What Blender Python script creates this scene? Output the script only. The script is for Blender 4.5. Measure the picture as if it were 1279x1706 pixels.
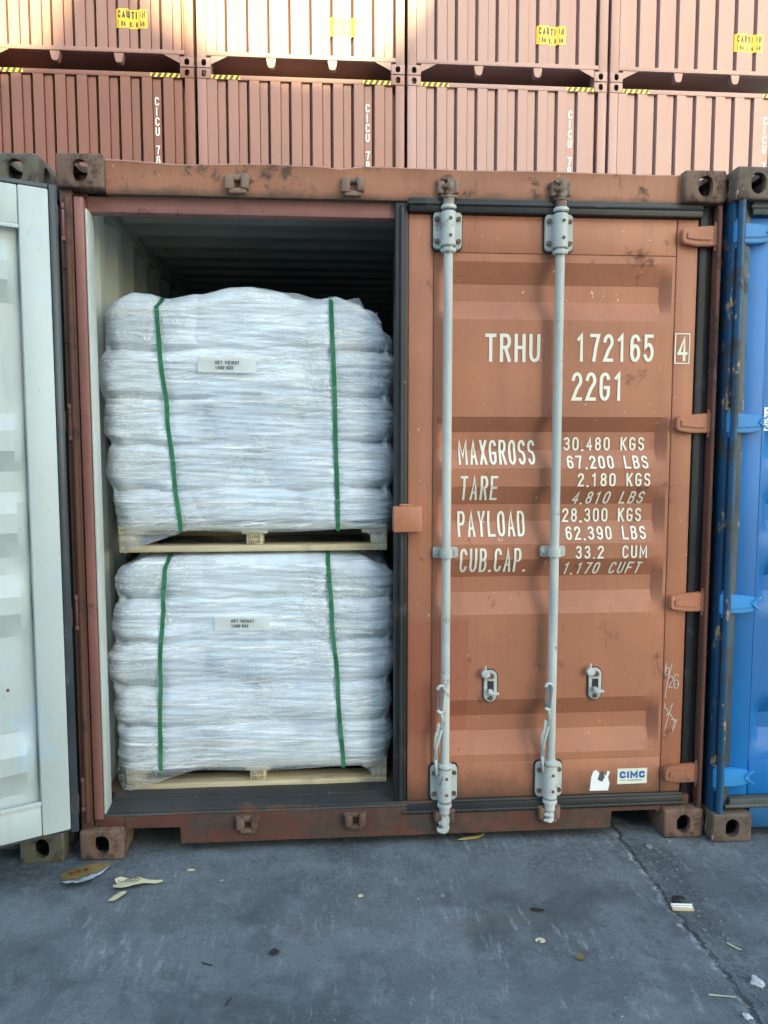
import bpy, bmesh, math, random
from mathutils import Vector, Matrix, noise
from mathutils.bvhtree import BVHTree
for o in list(bpy.data.objects): bpy.data.objects.remove(o)
S = bpy.context.scene
C = S.collection
R = math.radians
RND = random.Random(7)

# ------------------------------------------------------------------ camera
cd = bpy.data.cameras.new('camera'); cam = bpy.data.objects.new('camera', cd); C.objects.link(cam)
cam.location = (0.9348, -2.9048, 1.5760)
cam.rotation_euler = (math.pi/2 - 0.0875, 0.0, -0.0752)
cd.sensor_fit = 'VERTICAL'; cd.sensor_height = 24; cd.lens = 1300/1706*24
cd.clip_start = .05; cd.clip_end = 3000
S.camera = cam

# ------------------------------------------------------------------ light
SUN_EL, SUN_AZ = 23.0, -12.0       # sun stands behind the camera, a little to its right
w = bpy.data.worlds.new("World"); S.world = w; w.use_nodes = True
nt = w.node_tree; nt.nodes.clear()
sky = nt.nodes.new('ShaderNodeTexSky'); sky.sky_type = 'NISHITA'; sky.sun_disc = False
sky.sun_elevation = R(SUN_EL); sky.sun_rotation = R(180+SUN_AZ)
sky.air_density = 1.0; sky.dust_density = 2.5; sky.ozone_density = .6
bg = nt.nodes.new('ShaderNodeBackground'); bg.inputs[1].default_value = .15
ow = nt.nodes.new('ShaderNodeOutputWorld')
nt.links.new(sky.outputs[0], bg.inputs[0]); nt.links.new(bg.outputs[0], ow.inputs[0])
ld = bpy.data.lights.new('sun', 'SUN'); ld.energy = 5; ld.angle = R(1.0); ld.color = (1, .84, .46)
sun = bpy.data.objects.new('sun', ld); C.objects.link(sun)
_d = Vector((math.sin(R(SUN_AZ))*math.cos(R(SUN_EL)), math.cos(R(SUN_AZ))*math.cos(R(SUN_EL)), -math.sin(R(SUN_EL))))
sun.rotation_euler = _d.to_track_quat('-Z', 'Y').to_euler()
S.view_settings.view_transform = 'Standard'; S.view_settings.look = 'None'
S.view_settings.use_white_balance = True; S.view_settings.white_balance_temperature = 6700; S.view_settings.white_balance_tint = -2
S.view_settings.exposure = 2.43; S.view_settings.gamma = 1
S.render.engine = 'CYCLES'
S.cycles.transparent_max_bounces = 24; S.cycles.max_bounces = 12; S.cycles.diffuse_bounces = 6

# ------------------------------------------------------------------ materials
class NT:
    def __init__(s, name):
        m = bpy.data.materials.new(name); m.use_nodes = True; s.m = m; s.t = m.node_tree
        s.t.nodes.clear()
        s.out = s.t.nodes.new('ShaderNodeOutputMaterial')
        s.bs = s.t.nodes.new('ShaderNodeBsdfPrincipled'); s.l(s.bs.outputs[0], s.out.inputs[0])
        s.tc = s.t.nodes.new('ShaderNodeTexCoord').outputs['Object']
    def l(s, a, b): s.t.links.new(a, b)
    def n(s, k): return s.t.nodes.new(k)
    def mapping(s, scale=(1,1,1), rot=(0,0,0), loc=(0,0,0)):
        m = s.n('ShaderNodeMapping'); m.inputs['Scale'].default_value = scale
        m.inputs['Rotation'].default_value = rot; m.inputs['Location'].default_value = loc
        s.l(s.tc, m.inputs[0]); return m.outputs[0]
    def noise(s, scale=5, detail=6, rough=.6, vec=None, dist=0):
        n = s.n('ShaderNodeTexNoise'); n.inputs['Scale'].default_value = scale
        n.inputs['Detail'].default_value = detail; n.inputs['Roughness'].default_value = rough
        n.inputs['Distortion'].default_value = dist
        s.l(vec if vec is not None else s.tc, n.inputs['Vector']); return n.outputs[0]
    def ramp(s, f, a, b, va=0., vb=1.):
        r = s.n('ShaderNodeMapRange'); r.inputs[1].default_value = a; r.inputs[2].default_value = b
        r.inputs[3].default_value = va; r.inputs[4].default_value = vb; r.clamp = True
        s.l(f, r.inputs[0]); return r.outputs[0]
    def mix(s, f, a, b):
        m = s.n('ShaderNodeMix'); m.data_type = 'RGBA'
        for sock, v in ((m.inputs[0], f), (m.inputs[6], a), (m.inputs[7], b)):
            if isinstance(v, (tuple, list)): sock.default_value = (*v[:3], 1)
            elif isinstance(v, (int, float)): sock.default_value = v
            else: s.l(v, sock)
        return m.outputs[2]
    def math(s, op, a, b=0., c=None):
        m = s.n('ShaderNodeMath'); m.operation = op
        for i, v in enumerate((a, b) if c is None else (a, b, c)):
            if isinstance(v, (int, float)): m.inputs[i].default_value = v
            else: s.l(v, m.inputs[i])
        return m.outputs[0]
    def sep(s):
        x = s.n('ShaderNodeSeparateXYZ'); s.l(s.tc, x.inputs[0]); return x.outputs
    def bump(s, h, strength=.3, dist=.005):
        b = s.n('ShaderNodeBump'); b.inputs['Strength'].default_value = strength
        b.inputs['Distance'].default_value = dist; s.l(h, b.inputs['Height']); s.l(b.outputs[0], s.bs.inputs['Normal'])
    def col(s, c):
        if isinstance(c, (tuple, list)): s.bs.inputs['Base Color'].default_value = (*c, 1)
        else: s.l(c, s.bs.inputs['Base Color'])
    def rough(s, r):
        if isinstance(r, (int, float)): s.bs.inputs['Roughness'].default_value = r
        else: s.l(r, s.bs.inputs['Roughness'])

def paint(name, base, rust=(.10,.045,.025), amt=.0, var=.12, rough=.5, streak=.25, seed=0., second=None, sec_amt=0., bump=.25, chips=None, chip_amt=0., fade=.0, runs=0., nick=None, patch=None):
    """weathered coating: slow fading, vertical run marks, rust or bare patches, chips"""
    m = NT(name); off = (seed*3.1, seed*7.7, seed*1.3)
    v = m.mapping(loc=off)
    big = m.noise(1.7, 4, .55, v); fine = m.noise(38, 5, .65, v)
    st = m.noise(1, 5, .6, m.mapping(scale=(26, 26, 1.1), loc=off))
    dark = tuple(c*(1-var*2.2) for c in base); light = tuple(min(1, c*(1+var)+fade*.05) for c in base)
    c = m.mix(m.ramp(big, .3, .7), dark, light)
    c = m.mix(m.ramp(st, .52, .78, 0, streak), c, tuple(x*.55 for x in base))
    c = m.mix(m.ramp(fine, .3, .75, 0, .22), c, light)
    if second:
        p = m.noise(2.6, 7, .7, m.mapping(loc=(off[0]+4, off[1], off[2])))
        c = m.mix(m.ramp(p, .62-sec_amt*.3, .68-sec_amt*.3), c, second)
    if amt > 0:
        p = m.noise(6.5, 9, .72, m.mapping(loc=(off[0]+9, off[1]+2, off[2])), .3)
        rm = m.ramp(p, .66-amt*.3, .74-amt*.3)
        rc = m.mix(m.noise(30, 6, .7, v), tuple(x*.45 for x in rust), tuple(x*1.7 for x in rust))
        c = m.mix(rm, c, rc)
        m.rough(m.math('ADD', m.math('MULTIPLY', rm, .3), rough))
    else:
        m.rough(m.ramp(big, .3, .7, rough-.06, rough+.1))
    if chips:
        p = m.noise(17, 8, .75, m.mapping(scale=(1, 1, .5), loc=(off[0], off[1]+31, off[2])))
        c = m.mix(m.ramp(p, .70-chip_amt*.25, .715-chip_amt*.25), c, chips)
    if patch:
        X, Y, Z = m.sep(); x1, z0, z1, pc = patch
        wz = m.math('MULTIPLY', m.noise(14, 4, .6, v), .02)
        k = m.math('MULTIPLY', m.ramp(m.math('ADD', X, wz), x1-.004, x1+.004, 1, 0), m.math('MULTIPLY', m.ramp(m.math('ADD', Z, wz), z0-.004, z0+.004), m.ramp(m.math('ADD', Z, wz), z1-.004, z1+.004, 1, 0)))
        c = m.mix(m.math('MULTIPLY', k, .7), c, pc)
    if runs:
        p = m.noise(1, 6, .7, m.mapping(scale=(48, 48, 5.5), loc=(off[0]+2, off[1]+5, off[2]+1)))
        q = m.noise(3.3, 3, .5, m.mapping(loc=(off[0]+7, off[1]+2, off[2]+4)))
        c = m.mix(m.math('MULTIPLY', m.ramp(p, .64, .69, 0, .85), m.ramp(q, .56-runs*.2, .60-runs*.2)), c, tuple(x*.9 for x in rust))
        c = m.mix(m.math('MULTIPLY', m.ramp(m.noise(1, 4, .6, m.mapping(scale=(9, 9, 1.6), loc=(off[0]+1, off[1], off[2]+8))), .55, .75, 0, .28), 1.), c, tuple(x*.5 for x in base))
    if nick:
        p = m.noise(70, 3, .6, m.mapping(scale=(1, 1, .6), loc=(off[0]+12, off[1]+3, off[2])))
        c = m.mix(m.ramp(p, .715, .73), c, nick)
    m.col(c)
    m.bump(m.math('ADD', m.math('MULTIPLY', fine, .5), m.math('MULTIPLY', big, 2.)), bump, .004)
    return m.m

M = {}
OR = (.47,.205,.115)
M['orange'] = paint('terracotta paint', (.43,.170,.094), (.12,.05,.03), .15, .12, .52, .34, 1, chips=(.13,.055,.03), chip_amt=.06, runs=.6, nick=(.62,.55,.48), patch=(1.50, .45, .90, (.36,.115,.065)))
M['header'] = paint('terracotta header paint', (.41,.178,.102), (.09,.05,.035), .38, .10, .5, .4, 2, chips=(.10,.05,.03), chip_amt=.16, runs=.8, nick=(.62,.55,.48))
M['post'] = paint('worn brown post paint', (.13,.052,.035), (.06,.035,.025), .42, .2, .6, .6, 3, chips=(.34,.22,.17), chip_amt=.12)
M['maroon'] = paint('maroon frame paint', (.31,.135,.115), (.12,.05,.035), .3, .12, .5, .35, 4, chips=(.5,.42,.38), chip_amt=.14)
M['sill'] = paint('scraped red sill paint', (.12,.042,.028), (.075,.045,.032), .66, .25, .65, .55, 5, second=(.055,.04,.033), sec_amt=.25, chips=(.28,.16,.11), chip_amt=.2, bump=.5)
M['threshold'] = paint('scuffed threshold steel', (.045,.048,.048), (.10,.05,.035), .35, .25, .55, .3, 6, chips=(.26,.24,.23), chip_amt=.2, bump=.5)
M['casting'] = paint('rusty cast steel', (.18,.105,.075), (.07,.045,.035), .55, .25, .68, .3, 7, second=(.20,.125,.085), sec_amt=.2, chips=(.3,.24,.2), chip_amt=.14, bump=.8)
M['casting_blue'] = paint('chipped cast steel', (.15,.11,.085), (.075,.045,.03), .5, .25, .65, .3, 8, second=(.06,.13,.15), sec_amt=.1, chips=(.38,.36,.28), chip_amt=.25, bump=.8)
M['casting_dark'] = paint('olive cast steel', (.16,.145,.10), (.06,.04,.03), .5, .25, .62, .3, 9, second=(.22,.13,.06), sec_amt=.15, chips=(.10,.25,.42), chip_amt=.06, bump=.8)
def dirty_edge(mat, z0, z1, col):
    t = mat.node_tree; N = t.nodes; L = t.links; bs = [n for n in N if n.type == 'BSDF_PRINCIPLED'][0]
    tc = N.new('ShaderNodeTexCoord'); sp = N.new('ShaderNodeSeparateXYZ'); L.new(tc.outputs['Object'], sp.inputs[0])
    nz = N.new('ShaderNodeTexNoise'); nz.inputs['Scale'].default_value = 9; nz.inputs['Detail'].default_value = 8; nz.inputs['Roughness'].default_value = .7; L.new(tc.outputs['Object'], nz.inputs[0])
    ad = N.new('ShaderNodeMath'); ad.operation = 'MULTIPLY_ADD'; L.new(nz.outputs[0], ad.inputs[0]); ad.inputs[1].default_value = -(z1-z0)*2.2; L.new(sp.outputs[2], ad.inputs[2])
    mr = N.new('ShaderNodeMapRange'); mr.inputs[1].default_value = z0-(z1-z0)*1.1; mr.inputs[2].default_value = z1-(z1-z0)*1.1; mr.inputs[3].default_value = .92; mr.inputs[4].default_value = 0; L.new(ad.outputs[0], mr.inputs[0])
    mx = N.new('ShaderNodeMix'); mx.data_type = 'RGBA'; mx.inputs[7].default_value = (*col, 1)
    src = bs.inputs['Base Color'].links[0].from_socket; L.new(src, mx.inputs[6]); L.new(mr.outputs[0], mx.inputs[0]); L.new(mx.outputs[2], bs.inputs['Base Color'])
dirty_edge(M['orange'], .17, .30, (.16,.085,.055))
dirty_edge(M['header'], 2.462, 2.496, (.09,.06,.04))
M['rubber'] = paint('black rubber seal', (.022,.023,.025), (.07,.066,.06), .22, .3, .5, .7, 10, chips=(.16,.16,.16), chip_amt=.06, bump=.5)
M['rubber_blue'] = paint('slate rubber seal', (.045,.055,.066), (.09,.10,.11), .2, .3, .38, .7, 11, chips=(.25,.3,.35), chip_amt=.06, bump=.4)
M['rubber_grey'] = paint('dusty rubber seal', (.085,.095,.09), (.05,.06,.058), .4, .3, .6, .7, 12, chips=(.25,.25,.24), chip_amt=.08, bump=.5)
M['white_int'] = paint('off white inner paint', (.57,.60,.55), (.25,.24,.21), .14, .08, .55, .3, 13, chips=(.22,.22,.2), chip_amt=.06)
M['white_roof'] = paint('grey white roof paint', (.42,.43,.39), (.25,.22,.18), .12, .1, .6, .2, 14)
M['white_door'] = paint('pale inner door paint', (.52,.57,.545), (.3,.3,.27), .03, .05, .42, .10, 15, bump=.15, chips=(.16,.2,.2), chip_amt=-.06, second=(.45,.55,.585), sec_amt=.22, runs=.12, nick=(.25,.25,.22))
M['galv'] = paint('galvanised lock steel', (.53,.555,.53), (.17,.13,.10), .3, .14, .5, .55, 16, second=(.42,.46,.45), sec_amt=.35, chips=(.22,.20,.18), chip_amt=.24)
M['galv_rust'] = paint('rusty galvanised cam', (.31,.26,.22), (.15,.09,.06), .6, .2, .6, .4, 17, chips=(.5,.5,.48), chip_amt=.16, bump=.7)
M['keeper'] = paint('rusty brown keeper', (.26,.165,.12), (.11,.065,.05), .45, .2, .6, .4, 37, chips=(.5,.48,.42), chip_amt=.1, bump=.7)
M['blue_hinge'] = paint('lighter blue hinge paint', (.03,.25,.60), (.12,.10,.08), .12, .12, .5, .25, 62, chips=(.4,.38,.3), chip_amt=.1, bump=.3)
M['bolt'] = paint('rusty bolt', (.16,.10,.07), (.07,.045,.035), .5, .2, .6, .2, 18)
M['blue'] = paint('blue container paint', (.006,.15,.46), (.12,.10,.08), .06, .12, .5, .25, 19, chips=(.25,.25,.2), chip_amt=-.04, bump=.2, runs=.1)
M['blue_post'] = paint('worn blue post paint', (.010,.075,.17), (.04,.042,.045), .55, .2, .5, .5, 20, chips=(.42,.27,.13), chip_amt=.42, bump=.6)
M['green_dark'] = paint('dark green container paint', (.03,.05,.04), (.06,.035,.025), .35, .2, .6, .3, 21)
M['stack'] = paint('red brown paint under lens haze', (.29,.184,.172), (.2,.08,.06), .0, .05, .55, .10, 22, bump=.08)  # pink lens haze mixed into the base colour
M['floor'] = paint('container plywood floor', (.12,.075,.05), (.05,.04,.03), .3, .2, .7, .1, 23)
M['stencil'] = paint('cream stencil paint', (.82,.80,.68), (.5,.3,.2), .0, .04, .5, .05, 24, bump=.02, chips=(.48,.24,.15), chip_amt=-.02)
M['stencil_far'] = paint('white stencil paint', (.80,.78,.74), (.5,.3,.2), .0, .03, .5, .05, 25, bump=.02)
M['yellow'] = paint('yellow caution film', (.80,.50,.03), (.5,.3,.2), .0, .04, .45, .05, 26, bump=.02)
M['black'] = paint('black print', (.03,.03,.03), (.05,.05,.05), .0, .1, .5, .0, 27, bump=.02)
M['grey_print'] = paint('grey print', (.10,.10,.11), (.05,.05,.05), .0, .1, .5, .0, 28, bump=.02)
M['paper'] = paint('white label paper', (.90,.91,.89), (.5,.5,.4), .0, .04, .6, .0, 29, bump=.1)
M['logo_paper'] = paint('cream label film', (.75,.75,.62), (.5,.5,.4), .0, .04, .5, .0, 30, bump=.1)
M['logo_blue'] = paint('blue logo print', (.03,.12,.42), (.1,.1,.2), .0, .04, .5, .0, 31, bump=.02)
M['strap'] = paint('green strapping', (.075,.33,.15), (.02,.1,.05), .0, .15, .28, .2, 32, bump=.3)
M['chalk'] = paint('white chalk marker', (.72,.68,.62), (.5,.3,.2), .0, .04, .9, .0, 33, bump=.02)
M['caster'] = paint('grey warehouse cladding', (.34,.35,.35), (.2,.2,.2), .1, .1, .7, .3, 34)  # for the unseen wall added to shape the sunlight
M['seam_dirt'] = paint('dirt in the joint', (.10,.055,.04), (.05,.04,.03), .4, .2, .8, .2, 35)

def wood_mat():
    m = NT('pale pine')
    g = m.noise(1, 6, .6, m.mapping(scale=(3, 30, 60)), .6)
    c = m.mix(m.ramp(g, .3, .7), (.50,.40,.24), (.66,.58,.40))
    c = m.mix(m.ramp(m.noise(5, 6, .7), .58, .72, 0, .6), c, (.28,.22,.15))
    m.col(c); m.rough(.7); m.bump(g, .3, .003); return m.m
M['wood'] = wood_mat()

def sack_mat():
    m = NT('woven white sack')
    wv = m.n('ShaderNodeTexWave'); wv.inputs['Scale'].default_value = 60; wv.bands_direction = 'Z'; m.l(m.tc, wv.inputs[0])
    c = m.mix(m.ramp(m.noise(9, 5), .35, .7), (.70,.80,.94), (.82,.89,.97))
    m.col(c); m.rough(.55)
    m.bump(m.math('ADD', m.math('MULTIPLY', wv.outputs[1], .12), m.noise(14, 6, .6)), .5, .008); return m.m
M['sack'] = sack_mat()

def film_mat():
    m = NT('clear stretch film')
    def streaks(rot, sc, loc, d=.25):
        return m.noise(1, 7, .66, m.mapping(scale=sc, rot=(0, R(rot), 0), loc=loc), d)
    def reg(loc, a, b, sc=2.3): return m.ramp(m.noise(sc, 3, .55, m.mapping(loc=loc)), a, b)
    a = streaks(6, (1.1, 1.1, 80), (1, 5, 2)); b = streaks(-5, (1.0, 1.0, 65), (4, 1, 7)); a2 = streaks(12, (1.3, 1.3, 95), (6, 2, 9))
    c2 = streaks(40, (3, 3, 95), (2, 2, 1)); c3 = streaks(-34, (3, 3, 110), (7, 3, 1)); d = streaks(1, (1.1, 1.1, 26), (3, 6, 2))
    r1 = reg((5, 5, 5), .52, .60); r2 = reg((1, 8, 3), .53, .61); r3 = reg((9, 2, 6), .54, .62, 3.1); r0 = reg((3, 3, 8), .42, .55)
    cn = m.noise(9, 5, .55, m.mapping(scale=(1, 1, 1.7), loc=(2, 2, 5)), 1.6)
    cr = m.ramp(m.math('ABSOLUTE', m.math('SUBTRACT', cn, .5)), .0, .030, 1, 0)      # crumpled creases
    cr = m.math('MULTIPLY', cr, r3)
    pat = m.noise(3.4, 5, .6, m.mapping(scale=(1, 1, 2.4), loc=(2, 7, 1)))
    def L(n, lo, hi): return m.ramp(n, lo, hi)
    ln = m.math('MAXIMUM', L(a, .585, .625), m.math('MULTIPLY', L(b, .60, .64), r0))
    ln = m.math('MAXIMUM', ln, m.math('MULTIPLY', L(a2, .58, .62), r2))
    ln = m.math('MAXIMUM', ln, m.math('MULTIPLY', L(c2, .57, .62), r1)); ln = m.math('MAXIMUM', ln, m.math('MULTIPLY', L(c3, .58, .63), r3))
    ln = m.math('MAXIMUM', ln, m.math('MULTIPLY', cr, .8))
    h = m.math('ADD', m.math('ADD', a, b), m.math('ADD', m.math('MULTIPLY', a2, r2), m.math('MULTIPLY', c2, r1)))
    h = m.math('ADD', h, m.math('MULTIPLY', ln, .55)); h = m.math('ADD', h, m.math('ADD', m.math('MULTIPLY', d, 1.0), m.math('MULTIPLY', cr, .9)))
    dk = m.math('MAXIMUM', m.math('MULTIPLY', L(streaks(4, (1.5, 1.5, 70), (8, 8, 3)), .60, .70), .55), m.ramp(pat, .60, .74, 0, .35))
    c = m.mix(dk, (.84,.93,.99), (.71,.81,.90)); c = m.mix(ln, c, (.96,.97,.98))  # wrinkle glints painted into the film colour as pale lines
    m.col(c); m.rough(m.ramp(pat, .3, .7, .10, .26))
    m.bs.inputs['Specular IOR Level'].default_value = .9
    m.bump(h, .62, .007)
    tr = m.n('ShaderNodeBsdfTransparent'); tr.inputs[0].default_value = (.97,.985,1, 1)
    mx = m.n('ShaderNodeMixShader')
    f = m.math('ADD', m.math('MULTIPLY', ln, .45), m.ramp(m.noise(2.6, 4, .6, m.mapping(loc=(4, 4, 9))), .36, .66, .50, .86))
    f = m.math('MULTIPLY', f, m.ramp(m.sep()[2], .095, .150, .42, 1))
    m.l(m.math('MINIMUM', f, .97), mx.inputs[0]); m.l(tr.outputs[0], mx.inputs[1]); m.l(m.bs.outputs[0], mx.inputs[2])
    m.l(mx.outputs[0], m.out.inputs[0]); return m.m
M['film'] = film_mat()
_f = NT('doubled film pleat'); _f.col((.93,.96,.98)); _f.rough(.12); _f.bs.inputs['Specular IOR Level'].default_value = .9
_t = _f.n('ShaderNodeBsdfTransparent'); _x = _f.n('ShaderNodeMixShader'); _f.l(_f.ramp(_f.noise(6, 4), .35, .65, .25, .85), _x.inputs[0]); _f.l(_t.outputs[0], _x.inputs[1]); _f.l(_f.bs.outputs[0], _x.inputs[2]); _f.l(_x.outputs[0], _f.out.inputs[0])
M['fold'] = _f.m

def ground_mat():
    m = NT('worn grey concrete')
    def N(sc, de, ro, loc=(0,0,0), scale=(1,1,1), rot=0, dist=0.): return m.noise(sc, de, ro, m.mapping(scale=scale, rot=(0, 0, R(rot)), loc=loc), dist)
    big = N(1.1, 5, .6); mid = N(3.6, 9, .72, (2, 1, 0), dist=.6); mid2 = N(7.5, 8, .75, (5, 5, 0), dist=.4)
    fine = m.noise(85, 5, .75); gr = m.noise(320, 3, .7)
    c = m.mix(m.ramp(big, .38, .62), (0.060,0.075,0.086), (0.109,0.130,0.146))
    c = m.mix(m.ramp(mid, .47, .60, 0, .8), c, (0.163,0.189,0.208))
    c = m.mix(m.ramp(mid2, .51, .62, 0, .65), c, (0.182,0.208,0.227))
    c = m.mix(m.ramp(N(2.2, 8, .7, (8, 3, 0)), .50, .60, 0, .8), c, (0.047,0.057,0.066))
    # dusty zone in front of the containers
    x, y, z = m.sep()
    near = m.ramp(m.math('ADD', y, m.math('MULTIPLY', m.math('SUBTRACT', N(2.5, 5, .6, (1, 1, 0)), .5), .5)), -.42, -.05)
    dust = m.math('MULTIPLY', near, m.ramp(N(42, 7, .8, (3, 3, 0)), .49, .62))
    c = m.mix(m.math('MULTIPLY', dust, .6), c, (0.260,0.280,0.293))
    # scuffs
    def scuff(c, rot, scale, loc, lo, hi, amt, col, msc=1.8, ml=.46, mh=.58):
        sN = N(1, 8, .7, loc, scale, rot); k = N(msc, 4, .6, (loc[1], loc[0], 0))
        return m.mix(m.math('MULTIPLY', m.ramp(sN, lo, hi, 0, amt), m.ramp(k, ml, mh)), c, col)
    c = scuff(c, 2, (6, 1.0, 1), (3, 2, 0), .50, .70, .5, (0.247,0.273,0.293))
    c = scuff(c, -52, (30, 7, 1), (5, 2, 0), .56, .66, .8, (0.351,0.377,0.397), 2.8, .50, .60)
    c = scuff(c, 30, (34, 6, 1), (9, 4, 0), .56, .66, .8, (0.325,0.351,0.370), 2.5, .50, .60)
    c = scuff(c, 84, (26, 2.5, 1), (1, 9, 0), .58, .68, .6, (0.260,0.286,0.305), 2.0, .48, .60)
    # chalky flecks and oil
    sp = N(95, 6, .8, (1, 6, 0))
    c = m.mix(m.math('MULTIPLY', m.ramp(sp, .57, .64, 0, .9), m.ramp(N(3.1, 6, .7, (7, 7, 0)), .46, .60)), c, (0.377,0.403,0.423))
    c = m.mix(m.ramp(N(26, 3, .5, (4, 8, 0)), .735, .755, 0, .9), c, (0.520,0.546,0.546))
    c = m.mix(m.ramp(N(1.4, 4, .6, (3.7, 8.1, 0), (1, 2.5, 1)), .62, .74, 0, .5), c, (0.111,0.091,0.072))
    c = m.mix(m.ramp(gr, .42, .66, 0, .45), c, (0.176,0.202,0.221)); c = m.mix(m.ramp(fine, .50, .70, 0, .6), c, (0.044,0.052,0.060))
    # slab joint with a chalky edge, running straight away from the viewer at x = 2.11
    wob = m.math('MULTIPLY', m.math('SUBTRACT', m.noise(9, 8, .75, m.mapping(scale=(.3, 1, 1))), .5), .10)
    dx = m.math('SUBTRACT', m.math('ADD', x, wob), 2.112)
    ad = m.math('ABSOLUTE', dx)
    edge = m.math('MULTIPLY', m.ramp(m.math('ABSOLUTE', m.math('ADD', dx, .012)), .004, .018, 1, 0), m.ramp(m.noise(13, 7, .75), .47, .58))
    c = m.mix(m.math('MULTIPLY', edge, .85), c, (0.390,0.429,0.455))
    crack = m.ramp(ad, .0035, .008, 1, 0)
    c = m.mix(m.math('MULTIPLY', m.math('MULTIPLY', crack, m.ramp(m.noise(9, 4, .6, m.mapping(loc=(3, 3, 0))), .40, .50)), .85), c, (0.026,0.029,0.031))
    rubble = m.math('MULTIPLY', m.ramp(m.math('ABSOLUTE', m.math('SUBTRACT', dx, .075)), .02, .10, 1, 0), m.ramp(m.noise(30, 6, .8), .46, .6))
    c = m.mix(m.math('MULTIPLY', rubble, .10), c, (0.072,0.078,0.078))
    m.col(c); m.rough(m.ramp(mid, .3, .7, .55, .8))
    h = m.math('ADD', m.math('MULTIPLY', fine, .8), m.math('ADD', m.math('MULTIPLY', gr, .35), m.math('MULTIPLY', mid, 1.6)))
    h = m.math('ADD', h, m.math('MULTIPLY', rubble, .7)); h = m.math('SUBTRACT', h, m.math('MULTIPLY', crack, 4))
    m.bump(h, .8, .008); return m.m
M['ground'] = ground_mat()

# ------------------------------------------------------------------ mesh helpers
class MB:
    def __init__(s): s.bm = bmesh.new()
    def _merge(s, b):
        me = bpy.data.meshes.new('t'); b.to_mesh(me); b.free(); s.bm.from_mesh(me); bpy.data.meshes.remove(me)
    def box(s, a, b, bev=0., seg=2, mat=None):
        t = bmesh.new(); r = bmesh.ops.create_cube(t, size=1)
        for v in t.verts:
            v.co = Vector(((a[i]+b[i])/2 + v.co[i]*(b[i]-a[i]) for i in range(3)))
        if bev: bmesh.ops.bevel(t, geom=t.edges[:], offset=bev, segments=seg, affect='EDGES', profile=.5)
        if mat: bmesh.ops.transform(t, matrix=mat, verts=t.verts[:])
        s._merge(t); return s
    def cyl(s, p, q, r, n=16, r2=None, bev=0.):
        p = Vector(p); q = Vector(q); d = q-p; t = bmesh.new()
        bmesh.ops.create_cone(t, cap_ends=True, segments=n, radius1=r, radius2=r if r2 is None else r2, depth=d.length)
        if bev: bmesh.ops.bevel(t, geom=[e for e in t.edges if e.is_manifold and e.calc_face_angle(0) > .9], offset=bev, segments=2, affect='EDGES')
        bmesh.ops.transform(t, matrix=Matrix.Translation((p+q)/2) @ d.to_track_quat('Z', 'Y').to_matrix().to_4x4(), verts=t.verts[:])
        s._merge(t); return s
    def prism(s, pts, y0, y1, bev=0., axis='y', seg=2):
        t = bmesh.new()
        def P(p, y): return (p[0], y, p[1]) if axis == 'y' else ((p[0], p[1], y) if axis == 'z' else (y, p[0], p[1]))
        a = [t.verts.new(P(p, y0)) for p in pts]; b = [t.verts.new(P(p, y1)) for p in pts]
        t.faces.new(a); t.faces.new(b[::-1]); n = len(pts)
        for i in range(n): t.faces.new((a[i], b[i], b[(i+1) % n], a[(i+1) % n]))
        bmesh.ops.recalc_face_normals(t, faces=t.faces[:])
        if bev: bmesh.ops.bevel(t, geom=t.edges[:], offset=bev, segments=seg, affect='EDGES')
        s._merge(t); return s
    def grid(s, xs, zs, f):
        vs = [[s.bm.verts.new(f(x, z)) for x in xs] for z in zs]
        for j in range(len(zs)-1):
            for i in range(len(xs)-1):
                s.bm.faces.new((vs[j][i], vs[j][i+1], vs[j+1][i+1], vs[j+1][i]))
        return s
    def tube(s, pts, r, n=10, flat=1.):
        pts = [Vector(p) for p in pts]; rings = []
        for i, p in enumerate(pts):
            d = (pts[min(i+1, len(pts)-1)] - pts[max(i-1, 0)]).normalized()
            q = d.to_track_quat('Z', 'Y'); rr = r[i] if isinstance(r, (list, tuple)) else r
            rings.append([s.bm.verts.new(p + q @ Vector((math.cos(2*math.pi*k/n)*rr, math.sin(2*math.pi*k/n)*rr*flat, 0))) for k in range(n)])
        for i in range(len(rings)-1):
            for k in range(n): s.bm.faces.new((rings[i][k], rings[i][(k+1) % n], rings[i+1][(k+1) % n], rings[i+1][k]))
        s.bm.faces.new(rings[0][::-1]); s.bm.faces.new(rings[-1]); return s
    def jitter(s, amp, sc=20, seed=0):
        for v in s.bm.verts: v.co += noise.noise_vector(v.co*sc + Vector((seed*13.1, 0, 0)))*amp
        return s
    def build(s, name, mat, parent=None, ang=35, label=None, noclean=False):
        if not noclean: bmesh.ops.recalc_face_normals(s.bm, faces=s.bm.faces[:])
        for f in s.bm.faces: f.smooth = True
        for e in s.bm.edges:
            e.smooth = (not e.is_manifold and len(e.link_faces) != 1) or len(e.link_faces) == 2 and e.calc_face_angle(0) < R(ang)
        me = bpy.data.meshes.new(name); s.bm.to_mesh(me); s.bm.free()
        me.materials.append(mat)
        o = bpy.data.objects.new(name, me); C.objects.link(o)
        if parent: o.parent = parent
        if label: o['label'] = label
        return o

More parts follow.
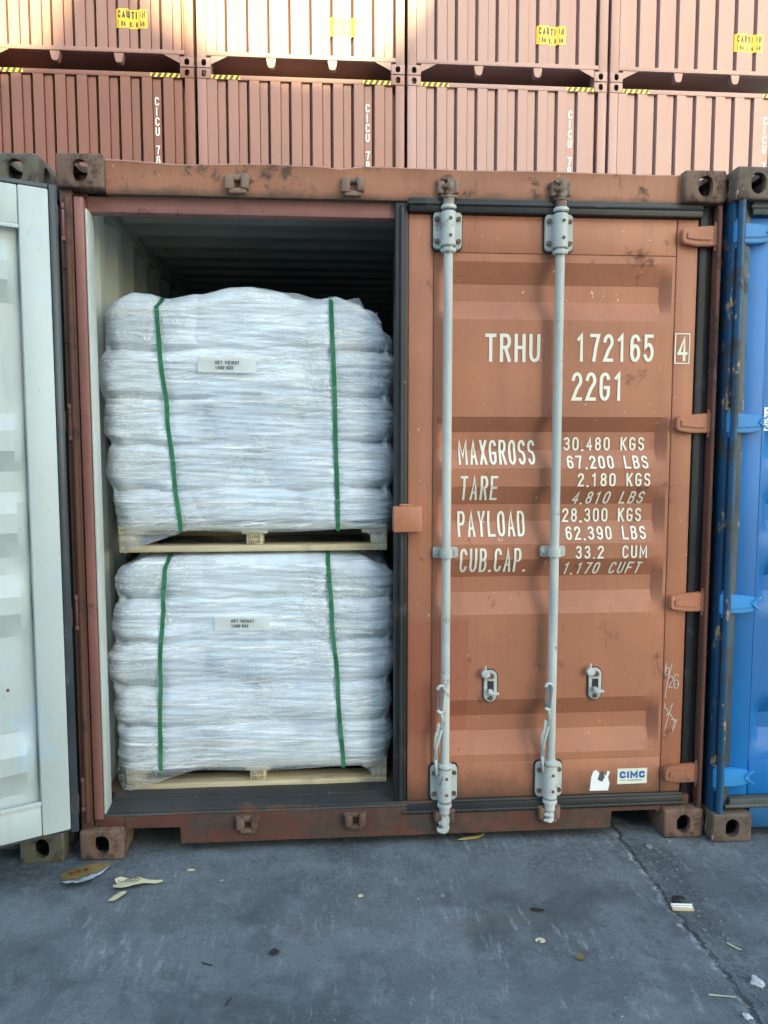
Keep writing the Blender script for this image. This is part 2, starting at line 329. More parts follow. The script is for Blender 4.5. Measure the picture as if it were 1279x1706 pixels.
def thing(name, label, cat, loc=(0,0,0), rz=0, group=None):
    o = bpy.data.objects.new(name, None); C.objects.link(o); o.location = loc; o.rotation_euler = (0, 0, rz)
    o.empty_display_size = .2
    o['label'] = label; o['category'] = cat
    if group: o['group'] = group
    return o
def tag(o, label, cat, group=None):
    o['label'] = label; o['category'] = cat
    if group: o['group'] = group
    return o
def copy_tree(o, parent=None):
    c = o.copy(); C.objects.link(c); c.parent = parent
    for ch in list(o.children): copy_tree(ch, c)
    return c
def stadium(cx, cz, hw, hh, n=8):
    r = min(hw, hh); P = []
    for k, (sx, sz) in enumerate(((1,1), (-1,1), (-1,-1), (1,-1))):
        for i in range(n+1):
            a = math.pi/2*(k + i/n)
            P.append((cx + sx*(hw-r) + r*math.cos(a), cz + sz*(hh-r) + r*math.sin(a)))
    Q = []
    for p in P:
        if not Q or math.dist(p, Q[-1]) > 1e-5: Q.append(p)
    if math.dist(Q[0], Q[-1]) < 1e-5: Q.pop()
    return Q
def rrect(x0, z0, x1, z1, r, n=4):
    P = []
    for k, (cx, cz) in enumerate(((x1-r, z1-r), (x0+r, z1-r), (x0+r, z0+r), (x1-r, z0+r))):
        for i in range(n+1):
            a = math.pi/2*(k + i/n); P.append((cx+r*math.cos(a), cz+r*math.sin(a)))
    return P

# ------------------------------------------------------------------ stroke lettering
def A(cx, cy, rx, ry, a0, a1, n=10):
    return [(cx+rx*math.cos(R(a0+(a1-a0)*i/n)), cy+ry*math.sin(R(a0+(a1-a0)*i/n))) for i in range(n+1)]
G = {
 'T': [[(0,1),(1,1)], [(.5,1),(.5,0)]], 'H': [[(0,0),(0,1)], [(1,0),(1,1)], [(0,.52),(1,.52)]],
 'R': [[(0,0),(0,1)] + [(.55,1)] + A(.6,.76,.4,.24,70,-90,8) + [(0,.52)], [(.5,.52),(1,0)]],
 'U': [[(0,1)] + A(.5,.25,.5,.25,180,360) + [(1,1)]],
 '1': [[(.12,.84),(.52,1),(.52,0)]], '7': [[(0,1),(1,1),(.62,.5),(.4,0)]],
 '2': [A(.5,.74,.5,.26,170,-25) + [(.5,.40),(0,0),(1,0)]],
 '3': [A(.48,.76,.46,.24,155,-90) + A(.48,.27,.52,.27,90,-155)],
 '5': [[(.95,1),(.1,1),(.06,.56)] + A(.48,.33,.52,.33,125,-155)],
 '6': [A(.5,.72,.5,.28,25,180) + [(0,.3)], A(.5,.3,.5,.3,0,360,16)],
 '9': [A(.5,.28,.5,.28,205,360) + [(1,.7)], A(.5,.7,.5,.3,0,360,16)],
 '8': [A(.5,.76,.44,.24,0,360,16), A(.5,.27,.5,.27,0,360,16)],
 '0': [A(.5,.74,.5,.26,0,180) + A(.5,.26,.5,.26,180,360) + [(1,.74)]],
 '4': [[(.74,0),(.74,.98),(.04,.28)], [(.02,.28),(1,.28)]],
 'G': [A(.5,.74,.5,.26,20,180) + A(.5,.26,.5,.26,180,360) + [(1,.46),(.55,.46)]],
 'C': [A(.5,.74,.5,.26,15,180) + A(.5,.26,.5,.26,180,345)],
 'O': [A(.5,.74,.5,.26,0,180) + A(.5,.26,.5,.26,180,360) + [(1,.74)]],
 'S': [A(.5,.76,.5,.24,20,270) + A(.5,.26,.5,.26,90,-160)],
 'M': [[(0,0),(0,1),(.5,.3),(1,1),(1,0)]], 'N': [[(0,0),(0,1),(1,0),(1,1)]],
 'W': [[(0,1),(.25,0),(.5,.8),(.75,0),(1,1)]], 'V': [[(0,1),(.5,0),(1,1)]],
 'A': [[(0,0),(.5,1),(1,0)], [(.2,.3),(.8,.3)]], 'X': [[(0,0),(1,1)], [(0,1),(1,0)]],
 'E': [[(1,1),(0,1),(0,0),(1,0)], [(0,.52),(.85,.52)]], 'F': [[(1,1),(0,1),(0,0)], [(0,.52),(.85,.52)]],
 'L': [[(0,1),(0,0),(1,0)]], 'I': [[(.5,0),(.5,1)]], 'K': [[(0,0),(0,1)], [(1,1),(.05,.42)], [(.3,.6),(1,0)]],
 'P': [[(0,0),(0,1),(.5,1)] + A(.6,.74,.4,.26,80,-90,8) + [(0,.48)]],
 'Y': [[(0,1),(.5,.45),(1,1)], [(.5,.45),(.5,0)]],
 'D': [[(0,0),(0,1),(.4,1)] + A(.45,.7,.55,.3,70,0,6) + A(.45,.3,.55,.3,0,-90,6) + [(0,0)]],
 'B': [[(0,0),(0,1),(.5,1)] + A(.55,.77,.38,.23,80,-90,8) + [(0,.54)], [(.5,.54)] + A(.55,.27,.45,.27,80,-90,8) + [(0,0)]],
 '.': [[(.5,0),(.5,.11)]], ',': [[(.55,.11),(.45,-.06)]], '/': [[(0,0),(1,1)]], '-': [[(.1,.5),(.9,.5)]],
}
def ribbon(bm, pts, t, y, cap=0.):
    P = []
    for p in pts:
        if not P or math.dist(p, P[-1]) > 1e-6: P.append(p)
    closed = len(P) > 3 and math.dist(P[0], P[-1]) < 1e-5
    if closed: P.pop()
    elif len(P) > 1 and cap:
        (ax, az), (bx, bz) = P[0], P[1]; d = math.dist(P[0], P[1]); P[0] = (ax-(bx-ax)/d*t*cap, az-(bz-az)/d*t*cap)
        (ax, az), (bx, bz) = P[-1], P[-2]; d = math.dist(P[-1], P[-2]); P[-1] = (ax-(bx-ax)/d*t*cap, az-(bz-az)/d*t*cap)
    n = len(P); L = []
    for i in range(n):
        a = P[i-1] if (i or closed) else None; b = P[(i+1) % n] if (i < n-1 or closed) else None
        def nd(p, q):
            d = math.dist(p, q); return ((q[0]-p[0])/d, (q[1]-p[1])/d)
        d1 = nd(a, P[i]) if a else nd(P[i], b); d2 = nd(P[i], b) if b else d1
        nx, nz = -(d1[1]+d2[1]), d1[0]+d2[0]; l = math.hypot(nx, nz)
        if l < .2: nx, nz, l = -d1[1], d1[0], 1
        nx /= l; nz /= l
        k = t/2/max(.45, -nx*d1[1]+nz*d1[0])
        L.append((bm.verts.new((P[i][0]+nx*k, y-i*.00002, P[i][1]+nz*k)), bm.verts.new((P[i][0]-nx*k, y-i*.00002, P[i][1]-nz*k))))
    for i in range(n if closed else n-1):
        a, b = L[i], L[(i+1) % n]; bm.faces.new((a[0], a[1], b[1], b[0]))
def lettering(text, x, z, h, wd, gap, t, sp=None, slant=0., dots=.35):
    """ribbon lettering in the xz plane; x,z lower left, h height, wd glyph width, t stroke width"""
    m = MB(); cx = x; k = 0
    for ch in text:
        if ch == ' ': cx += (sp if sp is not None else wd) + gap; continue
        w_ = wd*dots if ch in '.,I' else (wd*1.25 if ch in 'MW' else wd)
        for st in G[ch]:
            ribbon(m.bm, [(cx + t/2 + px*(w_-t) + slant*pz*h, z + t/2*(0 if ch in '.,' else 1) + pz*(h-t)) for px, pz in st], t*(1.25 if ch in '.,' else 1), -k*.00008, cap=.0 if ch in '.,' else .48); k += 1
        cx += w_ + gap
    return m, cx - gap - x
def fit_lettering(text, x0, x1, z0, z1, t, gapr=.32, sp=.8, **kw):
    wsum = 0
    for i, ch in enumerate(text):
        wsum += (sp if ch == ' ' else (.35 if ch in '.,I' else (1.25 if ch in 'MW' else 1))) + (gapr if i < len(text)-1 else 0)
    wd = (x1-x0)/wsum
    return lettering(text, x0, z0, z1-z0, wd, wd*gapr, t, sp=wd*sp, **kw)[0]
def conform(m, f, off, xb=(), zb=()):
    for z in zb: bmesh.ops.bisect_plane(m.bm, geom=m.bm.verts[:]+m.bm.edges[:]+m.bm.faces[:], plane_co=(0, 0, z), plane_no=(0, 0, 1))
    for x in xb: bmesh.ops.bisect_plane(m.bm, geom=m.bm.verts[:]+m.bm.edges[:]+m.bm.faces[:], plane_co=(x, 0, 0), plane_no=(1, 0, 0))
    for v in m.bm.verts: v.co.y = f(v.co.x, v.co.z) - off + v.co.y
    return m

# ------------------------------------------------------------------ the setting
m = MB(); m.grid([-600 + 1200*i/60 for i in range(61)], [-600 + 1200*i/60 for i in range(61)], lambda x, y: (x, y, 0))
g = m.build('ground', M['ground']); g['kind'] = 'structure'
# unseen wall added behind the viewer; scalloped top shapes sun patches on the stack
D = 18.; DY = 6.75 + D
sx = DY*math.tan(R(SUN_AZ)); sz = DY*math.tan(R(SUN_EL))/math.cos(R(SUN_AZ))
edge = [(-30,7.6),(-4.6,7.6),(-4.1,6.9),(-3.7,6.3),(-3.2,6.0),(-2.75,5.96),(-2.4,6.04),(-2.18,6.25),(-2.03,6.55),(-1.92,6.95),(-1.5,7.3),(-1.12,6.95),(-1.0,6.6),(-.6,6.34),(-.2,6.12),(.2,6.0),(.67,5.96),(1.2,5.99),(1.5,6.12),(1.72,6.3),(1.95,6.6),(2.15,6.95),(2.4,7.4),(2.8,7.8),(7.4,7.8)]
pts = [(x - sx, z + sz) for x, z in edge]
pts = [(pts[0][0], 0)] + pts + [(pts[-1][0], 0)]
m = MB(); m.prism(pts, -D-8, -D)
g = m.build('shade_wall', M['caster']); g['kind'] = 'structure'

# ------------------------------------------------------------------ corner castings
def _bool(base, cutters):
    bo = bpy.data.objects.new('b', base); C.objects.link(bo); cs = []
    for c in cutters:
        co = bpy.data.objects.new('c', c); C.objects.link(co); cs.append(co)
        md = bo.modifiers.new('m', 'BOOLEAN'); md.operation = 'DIFFERENCE'; md.solver = 'EXACT'; md.object = co
    dg = bpy.context.evaluated_depsgraph_get(); dg.update()
    me = bpy.data.meshes.new_from_object(bo.evaluated_get(dg))
    for o in cs + [bo]: bpy.data.objects.remove(o)
    return me
def tmesh(mb):
    bmesh.ops.recalc_face_normals(mb.bm, faces=mb.bm.faces[:])
    me = bpy.data.meshes.new('tm'); mb.bm.to_mesh(me); mb.bm.free(); return me
CW, CD, CH = .162, .178, .118
def casting_mesh(left, top):
    b = tmesh(MB().box((0, 0, 0), (CW, CD, CH), .009, 3))
    cav = tmesh(MB().box((.022, .026, .022), (CW-.022, CD-.022, CH-.022)))
    f = tmesh(MB().prism(stadium(CW/2, CH/2, .028, .038), -.02, .05))
    s = tmesh(MB().prism(stadium(CD/2, CH/2, .03, .036), *((-.02, .05) if left else (CW-.05, CW+.02)), axis='x'))
    t = tmesh(MB().prism(stadium(CW/2, CD/2, .034, .058), *((CH-.05, CH+.02) if top else (-.02, .05)), axis='z'))
    me = _bool(b, [cav, f, s, t])
    bm = bmesh.new(); bm.from_mesh(me)
    for v in bm.verts: v.co += noise.noise_vector(v.co*25 + Vector((3*left+7*top, 0, 0)))*.0016
    for fc in bm.faces: fc.smooth = True
    for e in bm.edges: e.smooth = len(e.link_faces) == 2 and e.calc_face_angle(0) < R(35)
    bm.to_mesh(me); bm.free(); me.materials.clear(); return me
CAST = {(l, t): casting_mesh(l, t) for l in (True, False) for t in (True, False)}
CASTM = {}
def castings(root, mat, W=2.438, L=6.058, H=2.591, rear=True):
    for (l, t), me in CAST.items():
        key = (l, t, mat.name)
        if key not in CASTM:
            CASTM[key] = me.copy(); CASTM[key].materials.clear(); CASTM[key].materials.append(mat)
        o = bpy.data.objects.new('corner_casting', CASTM[key]); C.objects.link(o); o.parent = root
        o.location = (0 if l else W-CW, 0, H-CH if t else 0)
        if rear:
            o = bpy.data.objects.new('corner_casting', CASTM[(not l, t, mat.name)] if (not l, t, mat.name) in CASTM else CASTM[key]); C.objects.link(o); o.parent = root
            o.location = (0 if l else W-CW, L-CD, H-CH if t else 0)

def wave_profile(L0, L1, period=.278, d=.034, flat=.072, slope=.067):
    """list of (s, depth) across a corrugated sheet"""
    P = []; s = L0
    while s < L1 - .01:
        for ds, dd in ((0, 0), (flat, 0), (flat+slope, d), (2*flat+slope, d)):
            if s+ds < L1: P.append((s+ds, dd))
        s += period
    P.append((L1, 0)); return P

# ------------------------------------------------------------------ door geometry
GRV = [(2.256,2.178,2.115,2.043), (1.678,1.620,1.551,1.481), (1.411,1.340,1.274,1.187), (1.127,1.055,.995,.911), (.570,.496,.434,.347)]
ZB = sorted(z for g_ in GRV for z in g_)
GD = .036
def groove(z):
    for a, b, c, d in GRV:
        if d < z < a:
            if z > b: return (a-z)/(a-b)
            if z < c: return (z-d)/(c-d)
            return 1.
    return 0.
def endf(x, x0, x1, flat=.012, sl=.036):
    return max(0, min(1, (x-x0-flat)/sl, (x1-flat-x)/sl))
def subdiv(vals, step):
    out = []
    for a, b in zip(vals[:-1], vals[1:]):
        n = max(1, math.ceil((b-a)/step)); out += [a+(b-a)*i/n for i in range(n)]
    return out + [vals[-1]]

def closed_door(root, x0, x1, hinge_right, mp, mg, mh, mbar, bars, detail=True, name='door', label=None, gaskL=True):
    """x0..x1 steel leaf; faces -y, skin at y=.055"""
    Z0, Z1 = .170, 2.424; fy = .050
    px0, px1 = x0+.097, x1-.085
    if not hinge_right: px0, px1 = x0+.085, x1-.097
    fr = MB()
    pth = lambda n: .0
    fr.box((x0, fy, Z0), (px0-.0015, .10, Z1), .006); fr.box((px1+.0015, fy, Z0), (x1, .10, Z1), .006)
    fr.box((px0, fy+.001, 2.286), (px1, .10, Z1-.001), .005); fr.box((px0, fy+.001, Z0+.001), (px1, .10, .318), .005)
    door = fr.build(name, mp, root, label=label)
    psurf = lambda x, z: .055 + GD*groove(z)*endf(x, px0, px1) + .0022*noise.noise(Vector((x*2.3, 3.3+x0, z*2.1)))
    xs = subdiv([px0, px0+.012, px0+.048, px1-.048, px1-.012, px1], .04)
    zs = subdiv(sorted([.318, 2.286] + ZB), .03)
    p = MB().grid(xs, zs, lambda x, z: (x, psurf(x, z), z)); p.build('panel', mp, door, ang=20)
    p = MB().grid([px0, px1], [.318, 2.286], lambda x, z: (x, .099, z)); p.build('lining', M['white_int'], door)
    # rubber seal round the leaf: base strip, outer bead
    g_ = MB(); gl, gr, gt, gb = x0-.05, x1+.050, 2.477, .126
    if not hinge_right: gl, gr = x0-.036, x1+.02
    for a, b in (((gl, .040, gb), (x0-.002, .105, gt)), ((x1+.002, .046, gb), (gr, .105, gt)), ((x0-.002, .024, Z1+.002), (x1+.002, .105, gt)), ((x0-.002, .024, gb), (x1+.002, .105, Z0-.002))):
        g_.box(a, b, .005)
    zc = (Z1+gt)/2+.004
    g_.cyl((x0-.01, .025, zc), (x1, .025, zc), .007, 8); g_.cyl((x0-.02, .025, gb+.012), (x1, .025, gb+.012), .007, 8)
    g_.cyl((x0-.027, .040, gb+.03), (x0-.027, .040, gt-.03), .009, 8)
    g_.jitter(.004, 9, x0); g_.build('gasket', mg, door)
    # locking bars
    for bi, bx in enumerate(bars):
        b = MB(); yb = .012
        b.cyl((bx, yb, .20), (bx, yb, 2.40), .0172, 20)
        b.build('locking_bar', mbar, door)
        for (za, zb_) in ((2.292, 2.428), (.178, .318)):
            k = MB(); k.prism(rrect(bx-.053, za, bx+.053, zb_, .016), .030, .0485, .003)
            k.build('bracket', mbar, door)
            MB().prism(rrect(bx-.058, za-.005, bx+.058, zb_+.005, .018), .0466, .0496).build('pad', M['rubber'], door)
            k = MB(); k.cyl((bx, yb, za+.006), (bx, yb, zb_-.006), .0275, 20, bev=.003)
            k.box((bx-.0275, yb, za+.006), (bx+.0275, .032, zb_-.006))
            k.cyl((bx, yb, za-.018), (bx, yb, za-.001), .0285, 20, bev=.003); k.cyl((bx, yb, zb_+.001), (bx, yb, zb_+.016), .0285, 20, bev=.003)
            k.build('bearing_sleeve', mbar, door)
            for qx in (-.04, .04):
                for qz in (za+.028, zb_-.028): MB().cyl((bx+qx, .020, qz), (bx+qx, .032, qz), .0095, 6, bev=.0015).build('bolt', M['bolt'], door)
            for qz in (za+.04, zb_-.035): MB().cyl((bx+.004, yb-.031, qz), (bx+.004, yb-.024, qz), .006, 8).build('bolt', M['bolt'], door)
        # cam ends
        for up in (1, -1):
            z0 = 2.44 if up > 0 else .166; s = up
            k = MB(); k.cyl((bx, yb, z0), (bx, yb, z0+s*.030), .0205, 16, bev=.002)
            k.cyl((bx, yb, z0+s*.030), (bx, yb, z0+s*.046), .022, 16, r2=.013)
            tw = 0 if (bi == 0 or up > 0) else .9
            rot = Matrix.Translation((bx, yb, z0)) @ Matrix.Rotation(tw, 4, 'Z')
            ext = 1. if not (bi == 1 and up < 0) else .72
            hook = [(-.014,.040),(.016,.040),(.019,.062*ext),(.014,.070*ext),(.017,.082*ext),(.015,.100*ext),(.002,.112*ext),(-.018,.108*ext),(-.030,.098*ext),(-.028,.090*ext),(-.010,.090*ext),(-.007,.080*ext),(-.024,.074*ext),(-.026,.064*ext),(-.012,.058*ext)]
            t = MB(); t.prism([(x_*1.05, s*z_) for x_, z_ in hook], -.016, .014, .003)
            bmesh.ops.transform(t.bm, matrix=rot, verts=t.bm.verts[:]); k._merge(t.bm)
            k.cyl((bx-.006, yb-.024, z0+s*.066), (bx-.006, yb+.02, z0+s*.066), .008, 10)
            k.jitter(.0012, 60, bx); k.build('cam_lock', M['galv_rust'] if up > 0 else mbar, door)
        # middle guide
        k = MB(); zc = 1.160
        k.prism(rrect(bx-.049, zc-.021, bx+.049, zc+.021, .008), .034, .0485, .002)
        k.cyl((bx, yb, zc-.018), (bx, yb, zc+.018), .0245, 20, bev=.002)
        for q in (-.037, .037): k.cyl((bx+q, .026, zc), (bx+q, .035, zc), .0085, 6, bev=.0015)
        k.build('bar_guide', mbar, door)
        # handle folded against the bar
        ex = .0 if bi == 0 else .002
        k = MB(); yh = -.006
        k.tube([(bx-.036, yh, .30), (bx-.038, yh, .36), (bx-.036, yh, .41), (bx-.026, yh, .445), (bx-.016, yh, .48), (bx-.014, yh-.002, .515), (bx-.020, yh-.004, .545)], [.009, .009, .009, .0095, .010, .0095, .008], 10, .7)
        lp = stadium(bx-.020+ex, .598, .0125, .052, 5); lp = [(x_, yh-.004, z_) for x_, z_ in lp]
        k.tube(lp + [lp[0]], .0062, 8)
        k.prism([(bx-.046, .40), (bx-.022, .43), (bx-.020, .50), (bx-.032, .505), (bx-.036, .47), (bx-.044, .45)], yh-.002, yh+.005, .001)
        k.cyl((bx-.036, yh-.010, .458), (bx-.036, yh+.008, .458), .006, 8)
        k.build('handle', mbar, door)
    # handle catches
    for cx_ in [b+.184 for b in bars]:
        c_ = MB(); zc = .628; ring = rrect(cx_-.012, zc-.020, cx_+.014, zc+.020, .003, 1)
        outer = stadium(cx_, zc, .026, .064, 8)
        c_.prism(outer, .046, .0535, .002)
        c_.build('handle_catch', mbar, door)
        MB().prism(stadium(cx_, zc, .030, .068, 8), .0512, .0556).build('pad', M['rubber'], door)
        q = MB(); q.prism(rrect(cx_-.012, zc-.022, cx_+.013, zc+.020, .003), .0445, .0458); q.build('slot', M['rubber'], door)
        q = MB(); q.prism(stadium(cx_-.022, zc+.052, .018, .015), .028, .042, .002); q.cyl((cx_-.024, .035, zc+.05), (cx_-.022, .035, zc+.084), .006, 8, r2=.003)
        q.build('catch_lug', mbar, door); q = MB()
        q.box((cx_-.008, .022, zc-.030), (cx_+.030, .042, zc-.022), .002); q.box((cx_-.012, .018, zc-.026), (cx_+.004, .042, zc-.010), .002)
        q.build('latch', mbar, door)
        MB().cyl((cx_+.002, .030, zc+.042), (cx_+.002, .046, zc+.042), .0115, 6, bev=.002).build('bolt', M['bolt'], door); MB().cyl((cx_, .036, zc-.048), (cx_, .046, zc-.048), .010, 6, bev=.002).build('bolt', M['bolt'], door)
    # hinges
    for hz in (2.357, 1.653, .953, .255):
        s = 1 if hinge_right else -1; hx = x1 if hinge_right else x0
        X = lambda d: hx + s*d
        h = MB(); o_ = [(X(-.077), hz+.018), (X(-.070), hz+.027), (X(-.02), hz+.034), (X(.052), hz+.040), (X(.052), hz-.036), (X(-.02), hz-.036), (X(-.070), hz-.027), (X(-.077), hz-.018)]
        h.prism(o_, .022, .049, .004)
        h.prism([(X(-.060), hz+.012), (X(-.01), hz+.018), (X(.035), hz+.020), (X(.035), hz-.018), (X(-.01), hz-.017), (X(-.060), hz-.012)], .0165, .024, .003)
        if mp is M['blue']:
            h.box((0, 0, 0), (.05, .004, .006), .001, mat=Matrix.Translation((X(-.05)+.0, .0128, hz)) @ Matrix.Rotation(-.6, 4, 'Y'))
            h.box((0, 0, 0), (.05, .004, .006), .001, mat=Matrix.Translation((X(-.05)+.0, .0130, hz)) @ Matrix.Rotation(.6, 4, 'Y'))
        h.cyl((X(.058), .030, hz-.036), (X(.058), .030, hz+.040), .015, 14, bev=.002)
        h.cyl((X(.058), .030, hz-.052), (X(.058), .030, hz+.054), .0075, 10)
        h.build('hinge', mh, door)
    return door, psurf, (px0, px1)

def keeper(root, x, z, mat):
    k = MB()
    k.box((x-.042, .004, z-.024), (x-.012, .034, z+.026), .007); k.box((x+.014, .002, z-.022), (x+.040, .034, z+.030), .007)
    k.box((x-.046, .016, z+.008), (x+.044, .034, z+.030), .006); k.box((x-.030, .010, z-.036), (x+.030, .032, z-.018), .006)
    k.jitter(.004, 30, x+z); k.build('cam_keeper', mat, root)

def shell(root, mo, mi, W=2.438, L=6.058, H=2.591, mr=None):
    """corrugated sides, roof, end wall, floor and rails"""
    for s in (0, 1):
        P = wave_profile(.20, L-.20)
        for off, mat, nm in ((.0, mo, 'side_wall'), (.004, mi, 'side_lining')):
            X = (lambda d: .012 + d + off) if s == 0 else (lambda d: W-.012 - d - off)
            mb = MB(); mb.grid([p[0] for p in P], [.16, H-.07], lambda q, z: (0, q, z))
            n = len(P)
            for j, v in enumerate(mb.bm.verts): v.co.x = X(P[j % n][1])
            mb.build(nm, mat, root, ang=10)
        r = MB(); x0 = 0.002 if s == 0 else W-.011
        r.box((x0, CD+.002, H-.10), (x0+.009, L-CD-.002, H-.012), .002); r.box((x0, CD+.002, .045), (x0+.009, L-CD-.002, .165), .002)
        r.build('side_rail', mo, root)
        xa = .0125 if s == 0 else W-.062
        MB().box((xa, .2, H-.093), (xa+.0495, L-.2, H-.033), .002).build('rail_lining', mr or mi, root)
    P = wave_profile(.16, L-.16, .209, .018, .06, .04)
    for off, mat, nm in ((.0, mo, 'roof'), (-.004, mr or mi, 'ceiling_lining')):
        mb = MB(); n = len(P); mb.grid([p[0] for p in P], [.05, W-.05], lambda q, x: (x, q, 0))
        for j, v in enumerate(mb.bm.verts): v.co.z = H-.030+off - P[j % n][1]
        mb.build(nm, mat, root, ang=10)
    MB().box((.05, L-.06, .1), (W-.05, L-.02, H-.05)).build('end_wall', mo, root)
    MB().box((.05, L-.068, .1), (W-.05, L-.062, H-.05)).build('end_lining', mr or mi, root)
    MB().box((.05, .19, .150), (W-.05, L-.06, .186)).build('floor', M['floor'], root)

# ------------------------------------------------------------------ the open terracotta container
OC = thing('shipping_container', 'rusty terracotta shipping container with one door open on two wrapped white pallet loads', 'shipping container', (0,0,0))
W, H = 2.438, 2.591
castings(OC, M['casting'])
shell(OC, M['orange'], M['white_int'], mr=M['white_roof'])
# left post: outer channel, ridge, inner leg, pale return
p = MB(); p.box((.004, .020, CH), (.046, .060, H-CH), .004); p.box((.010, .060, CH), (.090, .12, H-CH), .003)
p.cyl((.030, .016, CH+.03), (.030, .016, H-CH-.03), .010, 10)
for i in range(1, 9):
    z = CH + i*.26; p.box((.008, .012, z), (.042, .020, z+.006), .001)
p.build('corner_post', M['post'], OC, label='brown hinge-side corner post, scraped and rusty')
p = MB(); xs = [.050, .056, .082, .086]
p.box((.050, .022, .15), (.084, .0595, 2.45), .006); p.jitter(.0015, 5); p.build('door_stop', M['maroon'], OC)
p = MB(); p.box((.0865, .030, .168), (.094, .112, 2.41), .002); p.build('post_lining', M['white_int'], OC)
for hz in (2.357, 1.653, .953, .255):
    p = MB(); p.box((.010, .010, hz-.066), (.038, .030, hz-.047), .003); p.box((.010, .010, hz+.047), (.038, .030, hz+.066), .003); p.box((.012, .012, hz-.046), (.036, .028, hz+.046), .004)
    p.build('hinge_lug', M['maroon'], OC)
# right post
p = MB(); p.box((2.416, .012, CH), (2.434, .12, H-CH), .004); p.box((2.36, .085, CH), (2.4155, .12, H-CH), .004); p.cyl((2.422, .012, CH+.02), (2.422, .012, H-CH-.02), .008, 12)
p.build('corner_post', M['post'], OC)
# header with a dented top lip
p = MB()
zt = lambda x: 2.578 + .005*noise.noise(Vector((x*3.1, 0, 0))) - .010*math.exp(-((x-1.0)/.05)**2) - .006*math.exp(-((x-.42)/.12)**2)
nx = 90; X_ = [.163 + (2.275-.163)*i/nx for i in range(nx+1)]
prof = [(.115, 0, 2.560), (.06, 1, 0.), (.034, 1, .002), (.026, 1, -.004), (.028, 1, -.012), (.031, 0, 2.52), (.030, 0, 2.475), (.034, 0, 2.464), (.06, 0, 2.462)]
p.grid(X_, range(len(prof)), lambda x, j: (x, prof[j][0] + .003*noise.noise(Vector((x*4, j*.3, 1))), (zt(x)+prof[j][2]) if prof[j][1] else prof[j][2]))
p.build('header', M['header'], OC, ang=50)
p = MB(); p.box((.086, .062, 2.408), (2.40, .115, 2.462), .003); p.build('header_stop', M['maroon'], OC)
# sill with fork pockets cut up from below
p = MB()
p.prism([(.163,.158),(.163,.100),(.182,.100),(.182,.108),(.37,.106),(.372,.040),(2.066,.040),(2.070,.108),(2.250,.108),(2.252,.100),(2.275,.100),(2.275,.158)], .028, .115, .002)
p.build('sill', M['sill'], OC)
p = MB(); p.grid(subdiv([.088, 2.36], .05), [.028, .034, .09, .20], lambda x, y: (x, y, {.028: .1595, .034: .169, .09: .174, .20: .188}[y] + .0025*noise.noise(Vector((x*5, y*20, 0)))))
p.box((.100, .030, .1665), (2.36, .044, .1755), .002); p.box((.100, .120, .170), (2.36, .128, .1825), .002); p.build('threshold', M['threshold'], OC)
MB().box((.05, .03, .118), (.163, .16, .165), .004).build('post_foot', M['sill'], OC); MB().box((2.275, .03, .118), (2.39, .16, .165), .004).build('post_foot', M['sill'], OC)
for x in (.628, 1.043, 1.392, 1.812):
    keeper(OC, x, 2.508, M['keeper']); keeper(OC, x, .116, M['casting'])
# closed right leaf
DR, ps, (px0, px1) = closed_door(OC, 1.248, 2.360, True, M['orange'], M['rubber'], M['orange'], M['galv'], (1.392, 1.812), label='closed terracotta door with white stencilled weights and two locking bars')
k = MB(); k.box((1.189, -.004, 1.243), (1.298, .046, 1.340), .006); k.box((1.215, .004, 1.340), (1.265, .03, 1.349), .003); k.jitter(.0015, 30); k.build('door_retainer', M['orange'], DR)
# lettering
def stamp(m, name, mat, parent, off=.0024, label=None):
    def f(x, z):
        return ps(x, z) if px0 < x < px1 and .318 < z < 2.286 else (.0500 if not (px0 < x < px1) else .0510)
    conform(m, f, off, zb=ZB); o = m.build(name, mat, parent, noclean=True)
    if label: o['label'] = label
    return o
rows = [('TRHU', 1.541, 1.753, 1.884, 1.990, .0128), ('172165', 1.893, 2.198, 1.888, 1.993, .0124), ('22G1', 1.878, 2.084, 1.740, 1.848, .0126),
        ('MAXGROSS', 1.446, 1.746, 1.495, 1.590, .0092), ('TARE', 1.452, 1.598, 1.357, 1.452, .0092), ('PAYLOAD', 1.446, 1.711, 1.216, 1.314, .0092), ('CUB.CAP.', 1.452, 1.713, 1.075, 1.172, .0092)]
for t, a, b, c, d, st in rows: stamp(fit_lettering(t, a, b, c, d, st, sp=.8), 'lettering', M['stencil'], DR)
rows = [('30,480 KGS', 1.862, 2.185, 1.549, 1.601, 0), ('67,200 LBS', 1.870, 2.192, 1.479, 1.529, 0), ('2,180 KGS', 1.910, 2.199, 1.410, 1.462, 0), ('4,810 LBS', 1.896, 2.180, 1.340, 1.390, .28),
        ('28,300 KGS', 1.863, 2.181, 1.269, 1.323, 0), ('62,390 LBS', 1.872, 2.193, 1.201, 1.252, 0), ('33.2  CUM', 1.909, 2.195, 1.127, 1.178, 0), ('1,170 CUFT', 1.863, 2.175, 1.062, 1.112, .28)]
for t, a, b, c, d, sl in rows: stamp(fit_lettering(t, a, b, c, d, .0068, gapr=.42, sp=.9, slant=sl*.6), 'lettering', M['stencil'], DR)
m = fit_lettering('4', 2.289, 2.330, 1.893, 1.986, .0115)
ribbon(m.bm, [(2.281,1.884),(2.337,1.884),(2.337,1.996),(2.281,1.996),(2.281,1.884)], .0045, 0)
stamp(m, 'lettering', M['stencil'], DR)
